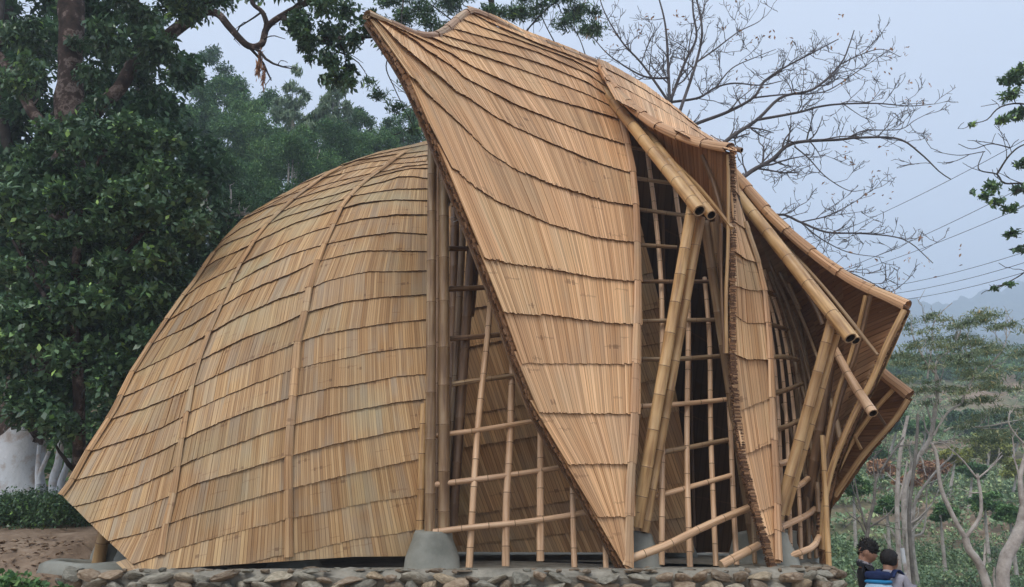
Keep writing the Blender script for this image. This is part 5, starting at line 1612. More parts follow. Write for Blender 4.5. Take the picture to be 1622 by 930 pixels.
for k, (px, top, hw, lab) in enumerate(((463, 108, 28, 'pale feathery bamboo plume standing highest against the sky'), (528, 128, 26, 'second pale bamboo plume drooping right of the highest one'))):
    crown_tree('bamboo_plume', lab, px, top, hw, 38, LF_PALE, 4200, .36, 50 + k, None, BK_PALE, bottom=225, cat='bamboo', droop=1.5, aspect=4.5, nc=40, trunks=1)
# undergrowth covering the wooded slope
C1 = []; R1 = []
for i in range(420):
    Y = rs.uniform(14.5, 48); x = rs.uniform(-.75, -.02) * Y * 1.05
    C1.append((x, Y, gz(x, Y) + rs.uniform(0, 2.4))); q = rs.uniform(.5, 1.1) * (1 + Y * .02); R1.append((q, q, q * .8))
stuff(cloud_obj('undergrowth', None, C1, R1, 90000, .22, LF_HILL, seed=60, tone=-.12, shell=.5))
C1 = []; R1 = []
for i in range(420):
    Y = rs.uniform(42, 80); x = rs.uniform(-.95, .02) * Y
    C1.append((x, Y, gz(x, Y) + rs.uniform(1, 6))); q = rs.uniform(1.8, 3.6); R1.append((q, q, q * .9))
stuff(cloud_obj('far_wood', None, C1, R1, 60000, .55, LF_HILL, seed=61, tone=-.08))

C1 = []; R1 = []
rf = np.random.RandomState(62)
for i in range(420):
    Y = rf.uniform(88, 138); x = rf.uniform(.30, .72) * Y
    C1.append((x, Y, gz(x, Y) + rf.uniform(.3, 3.2))); q = rf.uniform(1.2, 2.6); R1.append((q * 1.2, q, q * .75))
stuff(cloud_obj('far_orchard', None, C1, R1, 60000, .5, LF_HILL, seed=63, tone=.05))
# ------------------------------------------------------------------ tea slope on the right
C1, R1 = [], []
rs = np.random.RandomState(77)
for row in range(46):
    Y0 = 14.5 + row * 1.25 + (row * .035) ** 2 * 6
    x = 3.5 + Y0 * .14
    while x < Y0 * .80 + 6:
        st = .75 + Y0 * .006
        yy = Y0 + 1.6 * math.sin(x * .22 + row * .2) + rs.uniform(-.2, .2)
        if vnoise(x, yy, .16, 8) > .05 + (0.22 if Y0 > 45 else 0):
            C1.append((x, yy, gz(x, yy) + .36)); q = rs.uniform(.42, .62) * (1 + Y0 * .004); R1.append((q * 1.2, q, .36))
        x += st * rs.uniform(.75, 1.1)
C1 = np.array(C1); R1 = np.array(R1)
near = C1[:, 1] < 32
stuff(cloud_obj('tea_bushes', None, C1[near], R1[near], 105000, .11, LF_TEA, seed=70, shell=.28, aspect=1.9, tone=.14))
stuff(cloud_obj('distant_tea_bushes', None, C1[~near], R1[~near], 90000, .21, LF_TEA, seed=71, shell=.3, aspect=1.9, tone=.22))
# shrubs and small trees spread over the slope
G2 = 'shrubs scattered over the tea slope'
spec = [('yellow green', 1566, 712, 34, 44, LF_YEL, 'broad yellow green shade tree in the middle of the tea slope'),
        ('yellow green', 1512, 722, 26, 40, LF_YEL, 'smaller yellow green shrub left of the broad yellow tree'),
        ('yellow green', 1610, 742, 22, 38, LF_YEL, 'yellow green shrub at the right margin below the red soil'),
        ('rust', 1478, 742, 26, 38, LF_RUST, 'rust brown withering shrub on the tea slope behind the broken trunk'),
        ('rust', 1398, 740, 24, 40, LF_RUST, 'rust coloured shrub close to the pavilion edge on the slope'),
        ('rust', 1440, 762, 18, 34, LF_RUST, 'low rust brown shrub between the thin trunks'),
        ('dark', 1528, 668, 34, 60, LF_MID, 'dark green tree clump below the blue hills'),
        ('dark', 1585, 668, 28, 62, LF_MID, 'second dark green tree right of the dark clump below the hills'),
        ('green', 1420, 668, 30, 55, LF_HILL, 'soft green tree far behind the pointed fourth scale'),
        ('green', 1465, 680, 28, 52, LF_HILL, 'soft green far tree behind the broken trunk top'),
        ('green', 1385, 720, 22, 46, LF_HILL, 'green shrub on the slope just right of the underside edge'),
        ('green', 1612, 690, 26, 52, LF_HILL, 'green tree at the right margin of the far slope'),
        ('green', 1560, 795, 26, 27, LF_HILL, 'leafy green shrub among the tea below the yellow tree'),
        ('green', 1600, 812, 24, 24, LF_HILL, 'bushy green shrub behind the right fork of the forked tree'),
        ('green', 1490, 812, 22, 26, LF_HILL, 'green shrub behind the left limb of the forked tree'),
        ('green', 1352, 770, 22, 28, LF_HILL, 'green shrub right beside the rear edge of the pavilion'),
        ('green', 1405, 800, 20, 26, LF_HILL, 'low green shrub behind the two people'),
        ('green', 1540, 745, 20, 36, LF_HILL, 'green shrub just under the broad yellow tree')]
for i, (kind, px, py, hw, Y, lf, lab) in enumerate(spec):
    crown_tree('slope_shrub' if kind != 'dark' else 'slope_tree', lab, px, py - hw * .5, hw, Y, lf, int(2200 + 40 * hw), .055 + Y * .0038, 80 + i, None, BK_PALE, bottom=py + hw * .5, cat='shrub' if kind != 'dark' else 'tree', tone=.08, nc=16, flat=.55)

# ---- trees standing on the right
def T(pts, Y, a, b, k=.58):
    return ([P(*p, Y) if len(p) == 2 else P(*p) for p in pts], a * k, b * k)
def foot(px, Y):
    b = base_at(px, Y)
    return (b[0], b[1], b[2] - .1)
# feathery tree
b_ = foot(1430, 19)
limbs = [([b_, P(1432, 800, 19), P(1445, 743, 19), P(1457, 721, 19), P(1473, 696, 19), P(1479, 665, 19), P(1482, 640, 19)], .08, .05),
         T([(1482, 640), (1486, 600), (1469, 578), (1447, 535), (1443, 512)], 19, .06, .02), T([(1486, 640), (1482, 590), (1486, 569), (1508, 552), (1523, 520)], 19, .06, .02),
         T([(1469, 600), (1477, 540), (1477, 518), (1490, 496), (1508, 480)], 19, .04, .015), T([(1495, 684), (1513, 676), (1557, 676), (1601, 668), (1640, 660)], 18.5, .045, .02),
         T([(1522, 640), (1525, 633), (1538, 605), (1562, 585), (1591, 548), (1594, 520)], 18.5, .045, .018), T([(1479, 690), (1500, 655), (1522, 640)], 18.8, .05, .045),
         T([(1530, 618), (1545, 590), (1540, 560), (1535, 540)], 18.5, .02, .01)]
cl = []
for i in range(150):
    px = rs.uniform(1412, 1640); top = 500 - 18 * math.sin((px - 1412) / 60.0) if px < 1520 else 495
    py = rs.uniform(top, 700) if px > 1520 else rs.uniform(top, 640)
    if rs.uniform() < .35 and px < 1500: continue
    cl.append((px, py, rs.uniform(17.6, 20), rs.uniform(.3, .75), rs.uniform(.3, .75), rs.uniform(.05, .14)))
tree('feathery_tree', 'thin crowned feathery tree spreading grey green sprays across the blue hills', 'tree', b_, limbs, BK_PALE, px_clumps(cl), 20000, .11, LF_FEATH, twigs=(2, 2.2, 1.2, .25, .6), seed=90, aspect=4.5, shell=.85, tone=.1)
# broken trunks
b_ = foot(1428, 17)
tree('broken_trunk', 'tall pale trunk with a torn top just right of the two people', 'tree', b_,
     [([b_, P(1426, 915, 17), P(1423, 858, 17), P(1421, 790, 17), P(1426, 718, 17), P(1438, 659, 17)], .065, .035), T([(1422, 800), (1432, 760), (1437, 730)], 17, .04, .03)], BK_PALE, seed=91, twigs=(2, .8, .7, .3, .7))
b_ = foot(1436, 17.6)
tree('snapped_trunk', 'thinner snapped grey trunk standing close behind the torn one', 'tree', b_,
     [([b_, P(1440, 830, 17.6), P(1446, 760, 17.6), P(1452, 699, 17.6), P(1454, 656, 17.6)], .045, .032)], BK_GREY, seed=92)
b_ = foot(1436, 16.4)
tree('limewashed_stem', 'slender stem with a white painted foot beside the grey shirted person', 'tree', b_,
     [([b_, P(1434, 900, 16.4), P(1429, 868, 16.4)], .05, .04)], M_LIME, seed=93)
b_ = foot(1446, 21)
tree('multi_stem_tree', 'thin multi stemmed pale tree behind the torn trunk', 'tree', b_,
     [([b_, P(1447, 880, 21), P(1446, 830, 21), P(1452, 790, 21), P(1480, 750, 21), P(1510, 720, 21)], .07, .02), T([(1447, 850), (1462, 842), (1467, 810), (1468, 775)], 21, .05, .025),
      T([(1446, 830), (1438, 800), (1440, 770)], 21, .04, .02), T([(1430, 860), (1450, 835), (1475, 800), (1490, 770), (1505, 742)], 20.6, .04, .015)], BK_PALE, twigs=(2, 1.6, .9, .3, .7), seed=94)
# forked tree
b_ = foot(1566, 14)
tree('forked_tree', 'pale speckled tree forking low into two slender limbs at the right', 'tree', b_,
     [([b_, P(1556, 905, 14), P(1535, 871, 14), P(1529, 852, 14)], .085, .06), T([(1529, 852), (1513, 824), (1491, 774), (1484, 724), (1476, 702)], 14, .075, .045),
      T([(1529, 852), (1551, 821), (1554, 790), (1549, 758), (1548, 750)], 14, .06, .04), T([(1549, 758), (1570, 740), (1588, 721)], 14, .03, .015), T([(1548, 758), (1520, 724), (1486, 695)], 14, .03, .012)],
     BK_PALE, twigs=(2, 1.6, .8, .3, .7), seed=95)
b_ = foot(1572, 12.6)
tree('leaning_tree', 'stout speckled trunk leaning right out of the picture', 'tree', b_,
     [([b_, P(1588, 908, 12.6), P(1607, 858, 12.6), P(1622, 820, 12.6), P(1640, 700, 12.6), P(1660, 500, 12.6), P(1690, 380, 12.6)], .10, .07),
      T([(1622, 820), (1616, 765), (1622, 730), (1640, 690)], 12.6, .07, .05), T([(1640, 720), (1610, 690), (1598, 670), (1600, 650)], 12.6, .03, .015)], BK_PALE, twigs=(2, .7, .9, .3, .7), seed=96)
# small dark tree
b_ = foot(1374, 16)
tree('dark_sapling', 'small dark leafless tree rising behind the head of the person in black', 'tree', b_,
     [([b_, P(1374, 870, 16), P(1375, 840, 16), P(1376, 827, 16), P(1384, 796, 16), P(1387, 765, 16), P(1395, 746, 16), P(1420, 709, 16), P(1431, 693, 16)], .055, .016),
      T([(1374, 840), (1370, 830), (1361, 796), (1353, 755)], 16, .05, .02), T([(1377, 835), (1404, 818), (1417, 803)], 16, .035, .015), T([(1362, 818), (1345, 830), (1332, 842)], 16, .02, .012),
      T([(1387, 765), (1383, 735), (1388, 715)], 16, .03, .012)], BK_GREY, twigs=(2, 2.2, .7, .3, .8), seed=97)
# ---- tall bare tree behind the pavilion
Yb = 18.0
b_ = foot(1100, Yb)
TT = [([b_, P(1098, 600, Yb), P(1085, 400, Yb), P(1072, 260, Yb), P(1061, 168, Yb)], .2, .085),
      T([(1061, 168), (1059, 120), (1056, 60), (1051, 25), (1040, -15)], Yb, .075, .03), T([(1061, 164), (1039, 132), (1015, 99), (985, 66), (958, 20), (945, -20)], Yb, .06, .02),
      T([(1059, 123), (1040, 124), (1015, 119), (979, 98), (958, 81), (940, 60)], Yb - .5, .05, .018), T([(1062, 160), (1085, 99), (1103, 60), (1098, 20), (1096, -30)], Yb, .075, .03),
      T([(1074, 185), (1103, 99), (1112, 48), (1104, 0), (1100, -30)], Yb - .4, .075, .03), T([(1103, 99), (1133, 78), (1169, 51), (1205, 32), (1212, 12)], Yb - .4, .04, .012),
      T([(1063, 162), (1106, 155), (1133, 139), (1163, 132), (1205, 135), (1240, 128)], Yb + .3, .06, .02), T([(1133, 139), (1160, 108), (1199, 90), (1229, 78)], Yb + .3, .035, .012),
      T([(1085, 330), (1090, 215), (1097, 199), (1151, 178), (1193, 155), (1211, 129), (1241, 108), (1292, 81), (1328, 62)], Yb, .11, .022),
      T([(1090, 420), (1110, 270), (1151, 223), (1199, 190), (1238, 154), (1289, 141), (1331, 102), (1345, 72), (1353, 48)], Yb - .5, .13, .022),
      T([(1331, 102), (1360, 88), (1395, 78), (1426, 90)], Yb - .5, .03, .012), T([(1199, 190), (1265, 178), (1293, 170), (1330, 165), (1390, 164), (1440, 168), (1478, 165)], Yb - .7, .06, .015),
      T([(1193, 155), (1240, 150), (1289, 148), (1318, 140), (1370, 105), (1414, 75)], Yb + .2, .04, .012),
      T([(1095, 460), (1130, 330), (1181, 278), (1223, 253), (1256, 227), (1331, 221), (1360, 218), (1423, 220), (1460, 245), (1488, 272), (1506, 284)], Yb - 1, .13, .02),
      T([(1258, 232), (1280, 250), (1308, 280), (1345, 302), (1372, 300)], Yb - 1, .03, .012), T([(1340, 220), (1370, 207), (1425, 205), (1450, 190), (1480, 175)], Yb - 1, .03, .01),
      T([(1110, 480), (1170, 370), (1230, 340), (1268, 352), (1310, 368), (1368, 370), (1433, 380), (1478, 417)], Yb - .5, .08, .015),
      T([(1268, 352), (1300, 378), (1345, 400), (1400, 408)], Yb - .5, .03, .01), T([(1268, 352), (1310, 342), (1350, 322), (1382, 300)], Yb - .5, .03, .01),
      T([(1150, 470), (1290, 420), (1340, 430), (1375, 445), (1410, 462), (1430, 450)], Yb - 1, .05, .012)]
bt = tree('bare_tree', 'tall leafless tree spreading fine bare branches across the sky behind the roof', 'tree', b_, TT, BK_TWIG, twigs=(3, 2.6, 1.3, .25, .8), seed=98, sides=7)
cl = []
for p, a, b in TT[1:]:
    for i in range(5):
        q = p[R.randint(len(p) // 2, len(p) - 1)]
        cl.append(((q + np.array([R.uniform(-.7, .7), R.uniform(-.4, .4), R.uniform(-.4, .6)])), (.2, .2, .2)))
cloud_obj('last_leaves', bt, [c_[0] for c_ in cl], [c_[1] for c_ in cl], 330, .10, LF_RUST, seed=5, droop=.6)
# feathery overhead tree behind the roof crest
b_ = foot(820, 19.5)
limbs = [([b_, P(800, 500, 19.5), P(790, 200, 19.5), P(780, 20, 19.5), P(770, -80, 19.5)], .2, .07), T([(790, 110), (850, 30), (900, -10), (950, -40)], 19.2, .05, .02), T([(785, 90), (700, 20), (640, -20)], 19, .05, .02),
         T([(880, 70), (862, 35), (850, 0), (845, -40)], 18.6, .03, .015), T([(930, 95), (915, 55), (890, 20), (870, -20)], 18.4, .025, .012), T([(640, 60), (612, 100), (625, 140), (655, 200), (668, 220)], 16.2, .03, .012), T([(640, -10), (636, 30), (640, 60)], 17, .03, .025)]
cl = []
for i in range(62):
    px = rs.uniform(600, 965)
    py = rs.uniform(-40, 60 if px < 740 else 25 + (px - 740) * .14)
    cl.append((px, py, rs.uniform(18, 20), rs.uniform(.3, .65), rs.uniform(.3, .6), rs.uniform(.10, .26)))
cl += [(940, 20, 18.5, .35, .3, .2), (925, 48, 18.5, .35, .3, .15), (905, 30, 18.5, .4, .3, .12), (945, 50, 18.5, .2, .2, .12), (600, 150, 16, .4, .4, .12), (630, 170, 16, .4, .4, .12), (585, 130, 16, .3, .3, .12), (645, 130, 16, .3, .3, .15), (655, 205, 16, .3, .3, .1)]
tree('overhead_tree', 'fine leaved tree showing dark feathery sprays above the roof crest', 'tree', b_, limbs, BK_DARK, px_clumps(cl), 15000, .16, LF_DARK, twigs=(2, 1.8, 1.3, .1, .8), seed=99, aspect=4.5, shell=.6, tone=.06)
# tree reaching in from the right margin
b_ = foot(1720, 13)
limbs = [([b_, P(1760, 500, 13), P(1740, 330, 13), P(1720, 250, 13)], .2, .12), T([(1735, 300), (1680, 180), (1622, 165), (1595, 166), (1578, 174), (1563, 190), (1540, 196)], 13, .06, .012),
         T([(1725, 330), (1660, 300), (1622, 291), (1590, 290), (1579, 276), (1550, 268), (1558, 240)], 13, .05, .012), T([(1579, 276), (1600, 245), (1625, 228), (1680, 215)], 13, .03, .012),
         T([(1600, 234), (1570, 228), (1540, 236), (1518, 228)], 13, .02, .01), T([(1735, 400), (1680, 400), (1640, 420), (1610, 440), (1580, 455)], 13, .04, .01), T([(1560, 240), (1520, 246), (1480, 240)], 13, .015, .008)]
cl = [(1605, 125, 13, .3, .3, .2), (1618, 110, 13, .25, .3, .15), (1600, 150, 13, .25, .3, .12), (1615, 180, 13, .25, .3, .15), (1590, 190, 13, .2, .2, .1), (1572, 295, 13, .22, .2, .14), (1560, 310, 13, .15, .2, .08), (1578, 320, 13, .18, .2, .12),
      (1600, 330, 13, .2, .2, .1), (1541, 305, 13, .08, .1, .06), (1541, 197, 13, .09, .1, .07), (1605, 370, 13, .2, .2, .1), (1615, 395, 13, .2, .2, .1), (1620, 260, 13, .2, .2, .12), (1600, 450, 13, .15, .1, .06), (1575, 458, 13, .12, .1, .05), (1615, 300, 13, .2, .2, .1)]
tree('margin_tree', 'tree reaching in from the right margin with small dark leaves and bare twigs', 'tree', b_, limbs, BK_DARK, px_clumps(cl), 1900, .11, LF_DARK, twigs=(2, 2.2, .7, .2, .8), seed=100, tone=.1, aspect=2.4)
# ---- overhead wires
M_LINE = plain('black_wire', (0.03, 0.03, 0.035), .5)
wires = [((1270, 392), (1700, 178), 'uppermost overhead wire slanting behind the bare tree'), ((1300, 440), (1740, 232), 'overhead wire ending near the hanging leaves at right'), ((1330, 438), (1760, 262), 'overhead wire just below the hanging leaves'),
         ((1400, 455), (1760, 350), 'third lowest overhead wire above the hazy mountain'), ((1410, 466), (1760, 368), 'second lowest overhead wire above the hazy mountain'), ((1420, 476), (1760, 385), 'lowest overhead wire crossing just above the hazy mountain')]
for (a, b_, lab) in wires:
    A_, B_ = P(*a, 70), P(*b_, 46)
    t = np.linspace(0, 1, 24)[:, None]
    pts = A_ * (1 - t) + B_ * t; pts[:, 2] -= (4 * t * (1 - t))[:, 0] * .5
    o = tube_obj('power_line', None, [(pts, .022, .022)], M_LINE, 5)
    tag(o, lab, 'wire')

# ------------------------------------------------------------------ people
M_SKIN = noise_mat('brown_skin', [(0.3, (0.30, 0.155, 0.095)), (0.7, (0.38, 0.205, 0.13))], 9, 3, rough=.55, spec=.35)
M_HAIR = noise_mat('black_hair', [(0.3, (0.008, 0.007, 0.007)), (0.7, (0.022, 0.018, 0.016))], 60, 4, rough=.55, bump=.6, bscale=120, dist=.01)
M_BLACK = noise_mat('black_jacket_cloth', [(0.3, (0.010, 0.011, 0.014)), (0.7, (0.022, 0.023, 0.028))], 9, 4, bump=.4, bscale=14, dist=.02)
M_GREYSH = noise_mat('grey_shirt_cloth', [(0.3, (0.30, 0.29, 0.33)), (0.7, (0.40, 0.39, 0.43))], 7, 4, bump=.5, bscale=11, dist=.02)
M_JEAN = noise_mat('dark_trouser_cloth', [(0.3, (0.03, 0.035, 0.05)), (0.7, (0.06, 0.065, 0.085))], 9, 4, bump=.4, bscale=14)
M_NAVY = noise_mat('navy_pack_cloth', [(0.3, (0.010, 0.018, 0.055)), (0.7, (0.018, 0.030, 0.085))], 12, 3, bump=.3, bscale=20)
M_CYAN = noise_mat('bright_blue_panel', [(0.3, (0.02, 0.16, 0.34)), (0.7, (0.03, 0.22, 0.42))], 12, 3)
M_LBLUE = noise_mat('light_blue_panel', [(0.3, (0.30, 0.45, 0.55)), (0.7, (0.38, 0.52, 0.62))], 12, 3)
M_SCARF = noise_mat('striped_collar_cloth', [(0.4, (0.05, 0.045, 0.05)), (0.6, (0.28, 0.25, 0.26))], 40, 2)
M_EYE = plain('eye_dark', (0.02, 0.014, 0.01), .2, .5)
M_SHOE = plain('dark_shoe', (0.03, 0.028, 0.03), .6)

def apply_to_mesh(o):
    dg = bpy.context.evaluated_depsgraph_get()
    me = bpy.data.meshes.new_from_object(o.evaluated_get(dg))
    return me
def skin_mesh(edges, verts, radii, sub=2):
    """verts: {name:(x,y,z)}, edges list of name pairs; first name is the root"""
    names = list(verts)
    me = bpy.data.meshes.new('tmp')
    me.from_pydata([verts[n] for n in names], [(names.index(a), names.index(b)) for a, b in edges], [])
    o = bpy.data.objects.new('tmp', me); COL.objects.link(o)
    md = o.modifiers.new('s', 'SKIN'); md.use_smooth_shade = True
    for i, n in enumerate(names):
        r = radii[n]
        me.skin_vertices[0].data[i].radius = r if isinstance(r, tuple) else (r, r)
        me.skin_vertices[0].data[i].use_root = (i == 0)
    sd_ = o.modifiers.new('u', 'SUBSURF'); sd_.levels = sub; sd_.render_levels = sub
    out = apply_to_mesh(o)
    bpy.data.objects.remove(o); 
    return out
def head_mesh():
    """face looks along +x, neck at origin going down, head height .235"""
    bm = bmesh.new()
    bmesh.ops.create_uvsphere(bm, u_segments=32, v_segments=24, radius=1)
    for v in bm.verts:
        x, y, z = v.co
        sx_, sy_, sz_ = .098, .076, .118
        if x < 0: sx_ = .104
        px_, py_, pz_ = x * sx_, y * sy_, z * sz_
        if z < 0:                         # jaw
            k = -z
            py_ *= 1 - .30 * k * k
            px_ += .016 * k if x > -.2 else .03 * k
            if x < 0: px_ += .035 * k * k
        if x > .55 and z > .15: px_ -= .006      # brow plane
        if x > .8 and -.05 < z < .2: px_ -= .010 * (1 - abs(y) * .5)   # eye hollows
        if x > .7 and abs(y) < .32 and -.35 < z < .12: px_ += .024 * (1 - abs(y) / .32) * (1 - abs(z + .2) / .33 if abs(z + .2) < .33 else 0)    # nose
        if x > .6 and abs(y) < .4 and -.62 < z < -.42: px_ += .009     # lips
        if x > .3 and z < -.72: px_ += .010      # chin
        if z > .6: pz_ *= .97
        v.co = (px_, py_, pz_ + .12)
    for s_ in (-1, 1):                   # ears
        r = bmesh.ops.create_uvsphere(bm, u_segments=10, v_segments=8, radius=1)
        for v in r['verts']:
            v.co = (v.co.x * .017 - .008, v.co.y * .008 + s_ * .078, v.co.z * .031 + .112)
    r = bmesh.ops.create_uvsphere(bm, u_segments=10, v_segments=8, radius=1)   # nose tip
    for v in r['verts']:
        v.co = (v.co.x * .014 + .111, v.co.y * .014, v.co.z * .012 + .098)
    r = bmesh.ops.create_cone(bm, cap_ends=True, segments=16, radius1=.058, radius2=.054, depth=.16)
    for v in r['verts']:
        v.co = (v.co.x - .030 - v.co.z * .15, v.co.y, v.co.z + .0)
    me = bpy.data.meshes.new('h'); bm.to_mesh(me); bm.free()
    return me
def join_meshes(items, voxel=None):
    """items: (mesh, matrix); optional voxel remesh into one continuous skin"""
    bm = bmesh.new()
    for me, mt in items:
        t = me.copy(); t.transform(mt); bm.from_mesh(t); bpy.data.meshes.remove(t)
    me = bpy.data.meshes.new('j'); bm.to_mesh(me); bm.free()
    if voxel:
        o = bpy.data.objects.new('tmp', me); COL.objects.link(o)
        r = o.modifiers.new('r', 'REMESH'); r.mode = 'VOXEL'; r.voxel_size = voxel; r.use_smooth_shade = True
        sm = o.modifiers.new('s', 'SMOOTH'); sm.factor = .5; sm.iterations = 2
        me2 = apply_to_mesh(o); bpy.data.objects.remove(o); me = me2
    return me
def put(name, me, m_, parent, M_):
    """me in figure space; M_ figure -> world"""
    me = me.copy() if me.users else me
    me.transform(M_)
    me.materials.clear(); me.materials.append(m_)
    for p in me.polygons: p.use_smooth = True
    me.name = name
    loc = WLOC[parent.name]
    me.transform(Matrix.Translation(-Vector(loc)))
    return link(bpy.data.objects.new(name, me), parent, loc)
HEAD = head_mesh()
def hand_parts(wx, side, E_, V_, Rd, curl=.6, d=(0, 0, -1), f=(1, 0, 0)):
    """five bent fingers rooted in the palm, as skin chains starting at the wrist name wx"""
    d = Vector(d).normalized(); f = Vector(f).normalized(); s_ = d.cross(f).normalized()
    w_ = Vector(V_[wx])
    V_[wx + 'p'] = tuple(w_ + d * .045); Rd[wx + 'p'] = (.030, .019); E_.append((wx, wx + 'p'))
    V_[wx + 'q'] = tuple(w_ + d * .085); Rd[wx + 'q'] = (.030, .016); E_.append((wx + 'p', wx + 'q'))
    for i, (o_, ln) in enumerate(((-.028, .072), (-.010, .082), (.010, .077), (.027, .060))):
        b = w_ + d * .09 + s_ * o_
        a = wx + 'f%d' % i
        dd = d.copy(); p = b
        prev = wx + 'q'
        for j, fr in enumerate((.0, .42, .32, .26)):
            if j:
                dd = (dd + f * curl * .45).normalized()
                p = p + dd * ln * fr * 1.15
            V_[a + str(j)] = tuple(p); Rd[a + str(j)] = (.0095 - .0008 * j,) * 2
            E_.append((prev, a + str(j))); prev = a + str(j)
    p = w_ + d * .035 + s_ * -.03 + f * .012
    prev = wx + 'p'
    for j in range(3):
        V_[wx + 't%d' % j] = tuple(p); Rd[wx + 't%d' % j] = (.0115 - .001 * j,) * 2
        E_.append((prev, wx + 't%d' % j)); prev = wx + 't%d' % j
        p = p + (d * .75 + s_ * -.45 + f * .45).normalized() * .03

def person(label, base, facing, height, head_tilt, head_yaw, lf_hand, rt_hand, top_m, hair_fn, extras, arms):
    root = empty('person', base, label, 'person')
    k = height / 1.70
    FM = Matrix.Translation(Vector(base)) @ Matrix.Rotation(facing, 4, 'Z') @ Matrix.Scale(k, 4)
    V_ = {'pelvis': (0, 0, .93), 'waist': (.01, 0, 1.06), 'chest': (.0, 0, 1.24), 'upper': (-.01, 0, 1.38), 'neck': (-.01, 0, 1.47)}
    Rd = {'pelvis': (.15, .115), 'waist': (.135, .10), 'chest': (.155, .11), 'upper': (.13, .085), 'neck': (.056, .056)}
    E_ = [('pelvis', 'waist'), ('waist', 'chest'), ('chest', 'upper'), ('upper', 'neck')]
    for s_, n_ in ((1, 'l'), (-1, 'r')):
        el, wr = arms[n_]
        V_.update({n_ + 'sh': (-.01, s_ * .185, 1.395), n_ + 'el': el, n_ + 'wr': wr})
        Rd.update({n_ + 'sh': .052, n_ + 'el': .040, n_ + 'wr': .027})
        E_ += [('upper', n_ + 'sh'), (n_ + 'sh', n_ + 'el'), (n_ + 'el', n_ + 'wr')]
        fd = Vector(wr) - Vector(el)
        hand_parts(n_ + 'wr', s_, E_, V_, Rd, .5, fd, (1, 0, 0) if abs(fd.normalized().x) < .8 else (0, -s_, .2))
        V_.update({n_ + 'hip': (0, s_ * .095, .88), n_ + 'kn': (.02, s_ * .11, .49), n_ + 'an': (-.03, s_ * .115, .085), n_ + 'ft': (.06, s_ * .12, .04), n_ + 'toe': (.14, s_ * .125, .032)})
        Rd.update({n_ + 'hip': .088, n_ + 'kn': .058, n_ + 'an': .038, n_ + 'ft': (.042, .034), n_ + 'toe': (.036, .024)})
        E_ += [('pelvis', n_ + 'hip'), (n_ + 'hip', n_ + 'kn'), (n_ + 'kn', n_ + 'an'), (n_ + 'an', n_ + 'ft'), (n_ + 'ft', n_ + 'toe')]
    body = skin_mesh(E_, V_, Rd, 2)
    HM = Matrix.Translation((-.0, 0, 1.475)) @ Matrix.Rotation(head_yaw, 4, 'Z') @ Matrix.Rotation(head_tilt, 4, 'Y')
    full = join_meshes([(body, Matrix()), (HEAD, HM)], .011)
    put('body', full, M_SKIN, root, FM)
    # clothes: same skeleton, fuller
    def cloth(names, grow_, m_, nm, override=None, sub=2):
        vv = {n: V_[n] for n in names}
        if override: vv.update(override)
        ee = [e for e in E_ if e[0] in names and e[1] in names]
        rr = {n: (tuple(a + grow_ for a in Rd[n]) if isinstance(Rd[n], tuple) else Rd[n] + grow_) for n in names}
        put(nm, skin_mesh(ee, vv, rr, sub), m_, root, FM)
    cloth(['pelvis', 'waist', 'chest', 'upper', 'lsh', 'lel', 'lwr', 'rsh', 'rel', 'rwr'], .018, top_m, 'jacket' if top_m is M_BLACK else 'shirt')
    cloth(['pelvis', 'lhip', 'lkn', 'lan', 'rhip', 'rkn', 'ran'], .016, M_JEAN, 'trousers')
    for n_ in 'lr':
        put('shoe', skin_mesh([(n_ + 'an', n_ + 'ft'), (n_ + 'ft', n_ + 'toe')], {a: V_[a] for a in (n_ + 'an', n_ + 'ft', n_ + 'toe')}, {n_ + 'an': .046, n_ + 'ft': (.052, .042), n_ + 'toe': (.046, .032)}, 1), M_SHOE, root, FM)
    hair_fn(root, FM @ HM)
    for s_ in (-1, 1):
        bm = bmesh.new(); bmesh.ops.create_uvsphere(bm, u_segments=8, v_segments=6, radius=.0085)
        me = bpy.data.meshes.new('e'); bm.to_mesh(me); bm.free()
        me.transform(Matrix.Translation((.084, s_ * .030, .128)) @ Matrix.Scale(.55, 4, (0, 0, 1))); put('eye', me, M_EYE, root, FM @ HM)
        bm = bmesh.new(); bmesh.ops.create_cube(bm, size=1)
        me = bpy.data.meshes.new('b'); bm.to_mesh(me); bm.free()
        me.transform(Matrix.Translation((.089, s_ * .031, .145)) @ Matrix.Diagonal((.008, .036, .006, 1))); put('eyebrow', me, M_HAIR, root, FM @ HM)
    extras(root, FM, HM)
    return root

def hair_shell(root, HMw, fn, n_tuft=0, seed=1, tuft=.03):
    bm = bmesh.new(); bmesh.ops.create_icosphere(bm, subdivisions=4, radius=1)
    rr = random.Random(seed)
    for v in bm.verts:
        v.co = Vector(fn(v.co.x, v.co.y, v.co.z))
    keep = list(bm.verts)
    if n_tuft:
        bm.verts.ensure_lookup_table()
        base_v = [v for v in bm.verts if v.co.z > .13 or v.co.x < -.02]
        nv = []
        for i in range(n_tuft):
            v = rr.choice(base_v); d = (v.co - Vector((0, 0, .12))).normalized()
            d = (d + Vector((rr.gauss(0, .5), rr.gauss(0, .5), rr.gauss(0, .4)))).normalized()
            s_ = d.cross(Vector((rr.gauss(0, 1), rr.gauss(0, 1), 1))).normalized() * .006
            l_ = tuft * rr.uniform(.5, 1.3)
            nv.append((v.co - s_, v.co + s_, v.co + d * l_ * .6 + s_ * .5 + Vector((0, 0, -.004)), v.co + d * l_))
        for q in nv:
            vs_ = [bm.verts.new(c_) for c_ in q]
            bm.faces.new(vs_)
    me = bpy.data.meshes.new('hair'); bm.to_mesh(me); bm.free()
    put('hair', me, M_HAIR, root, HMw)
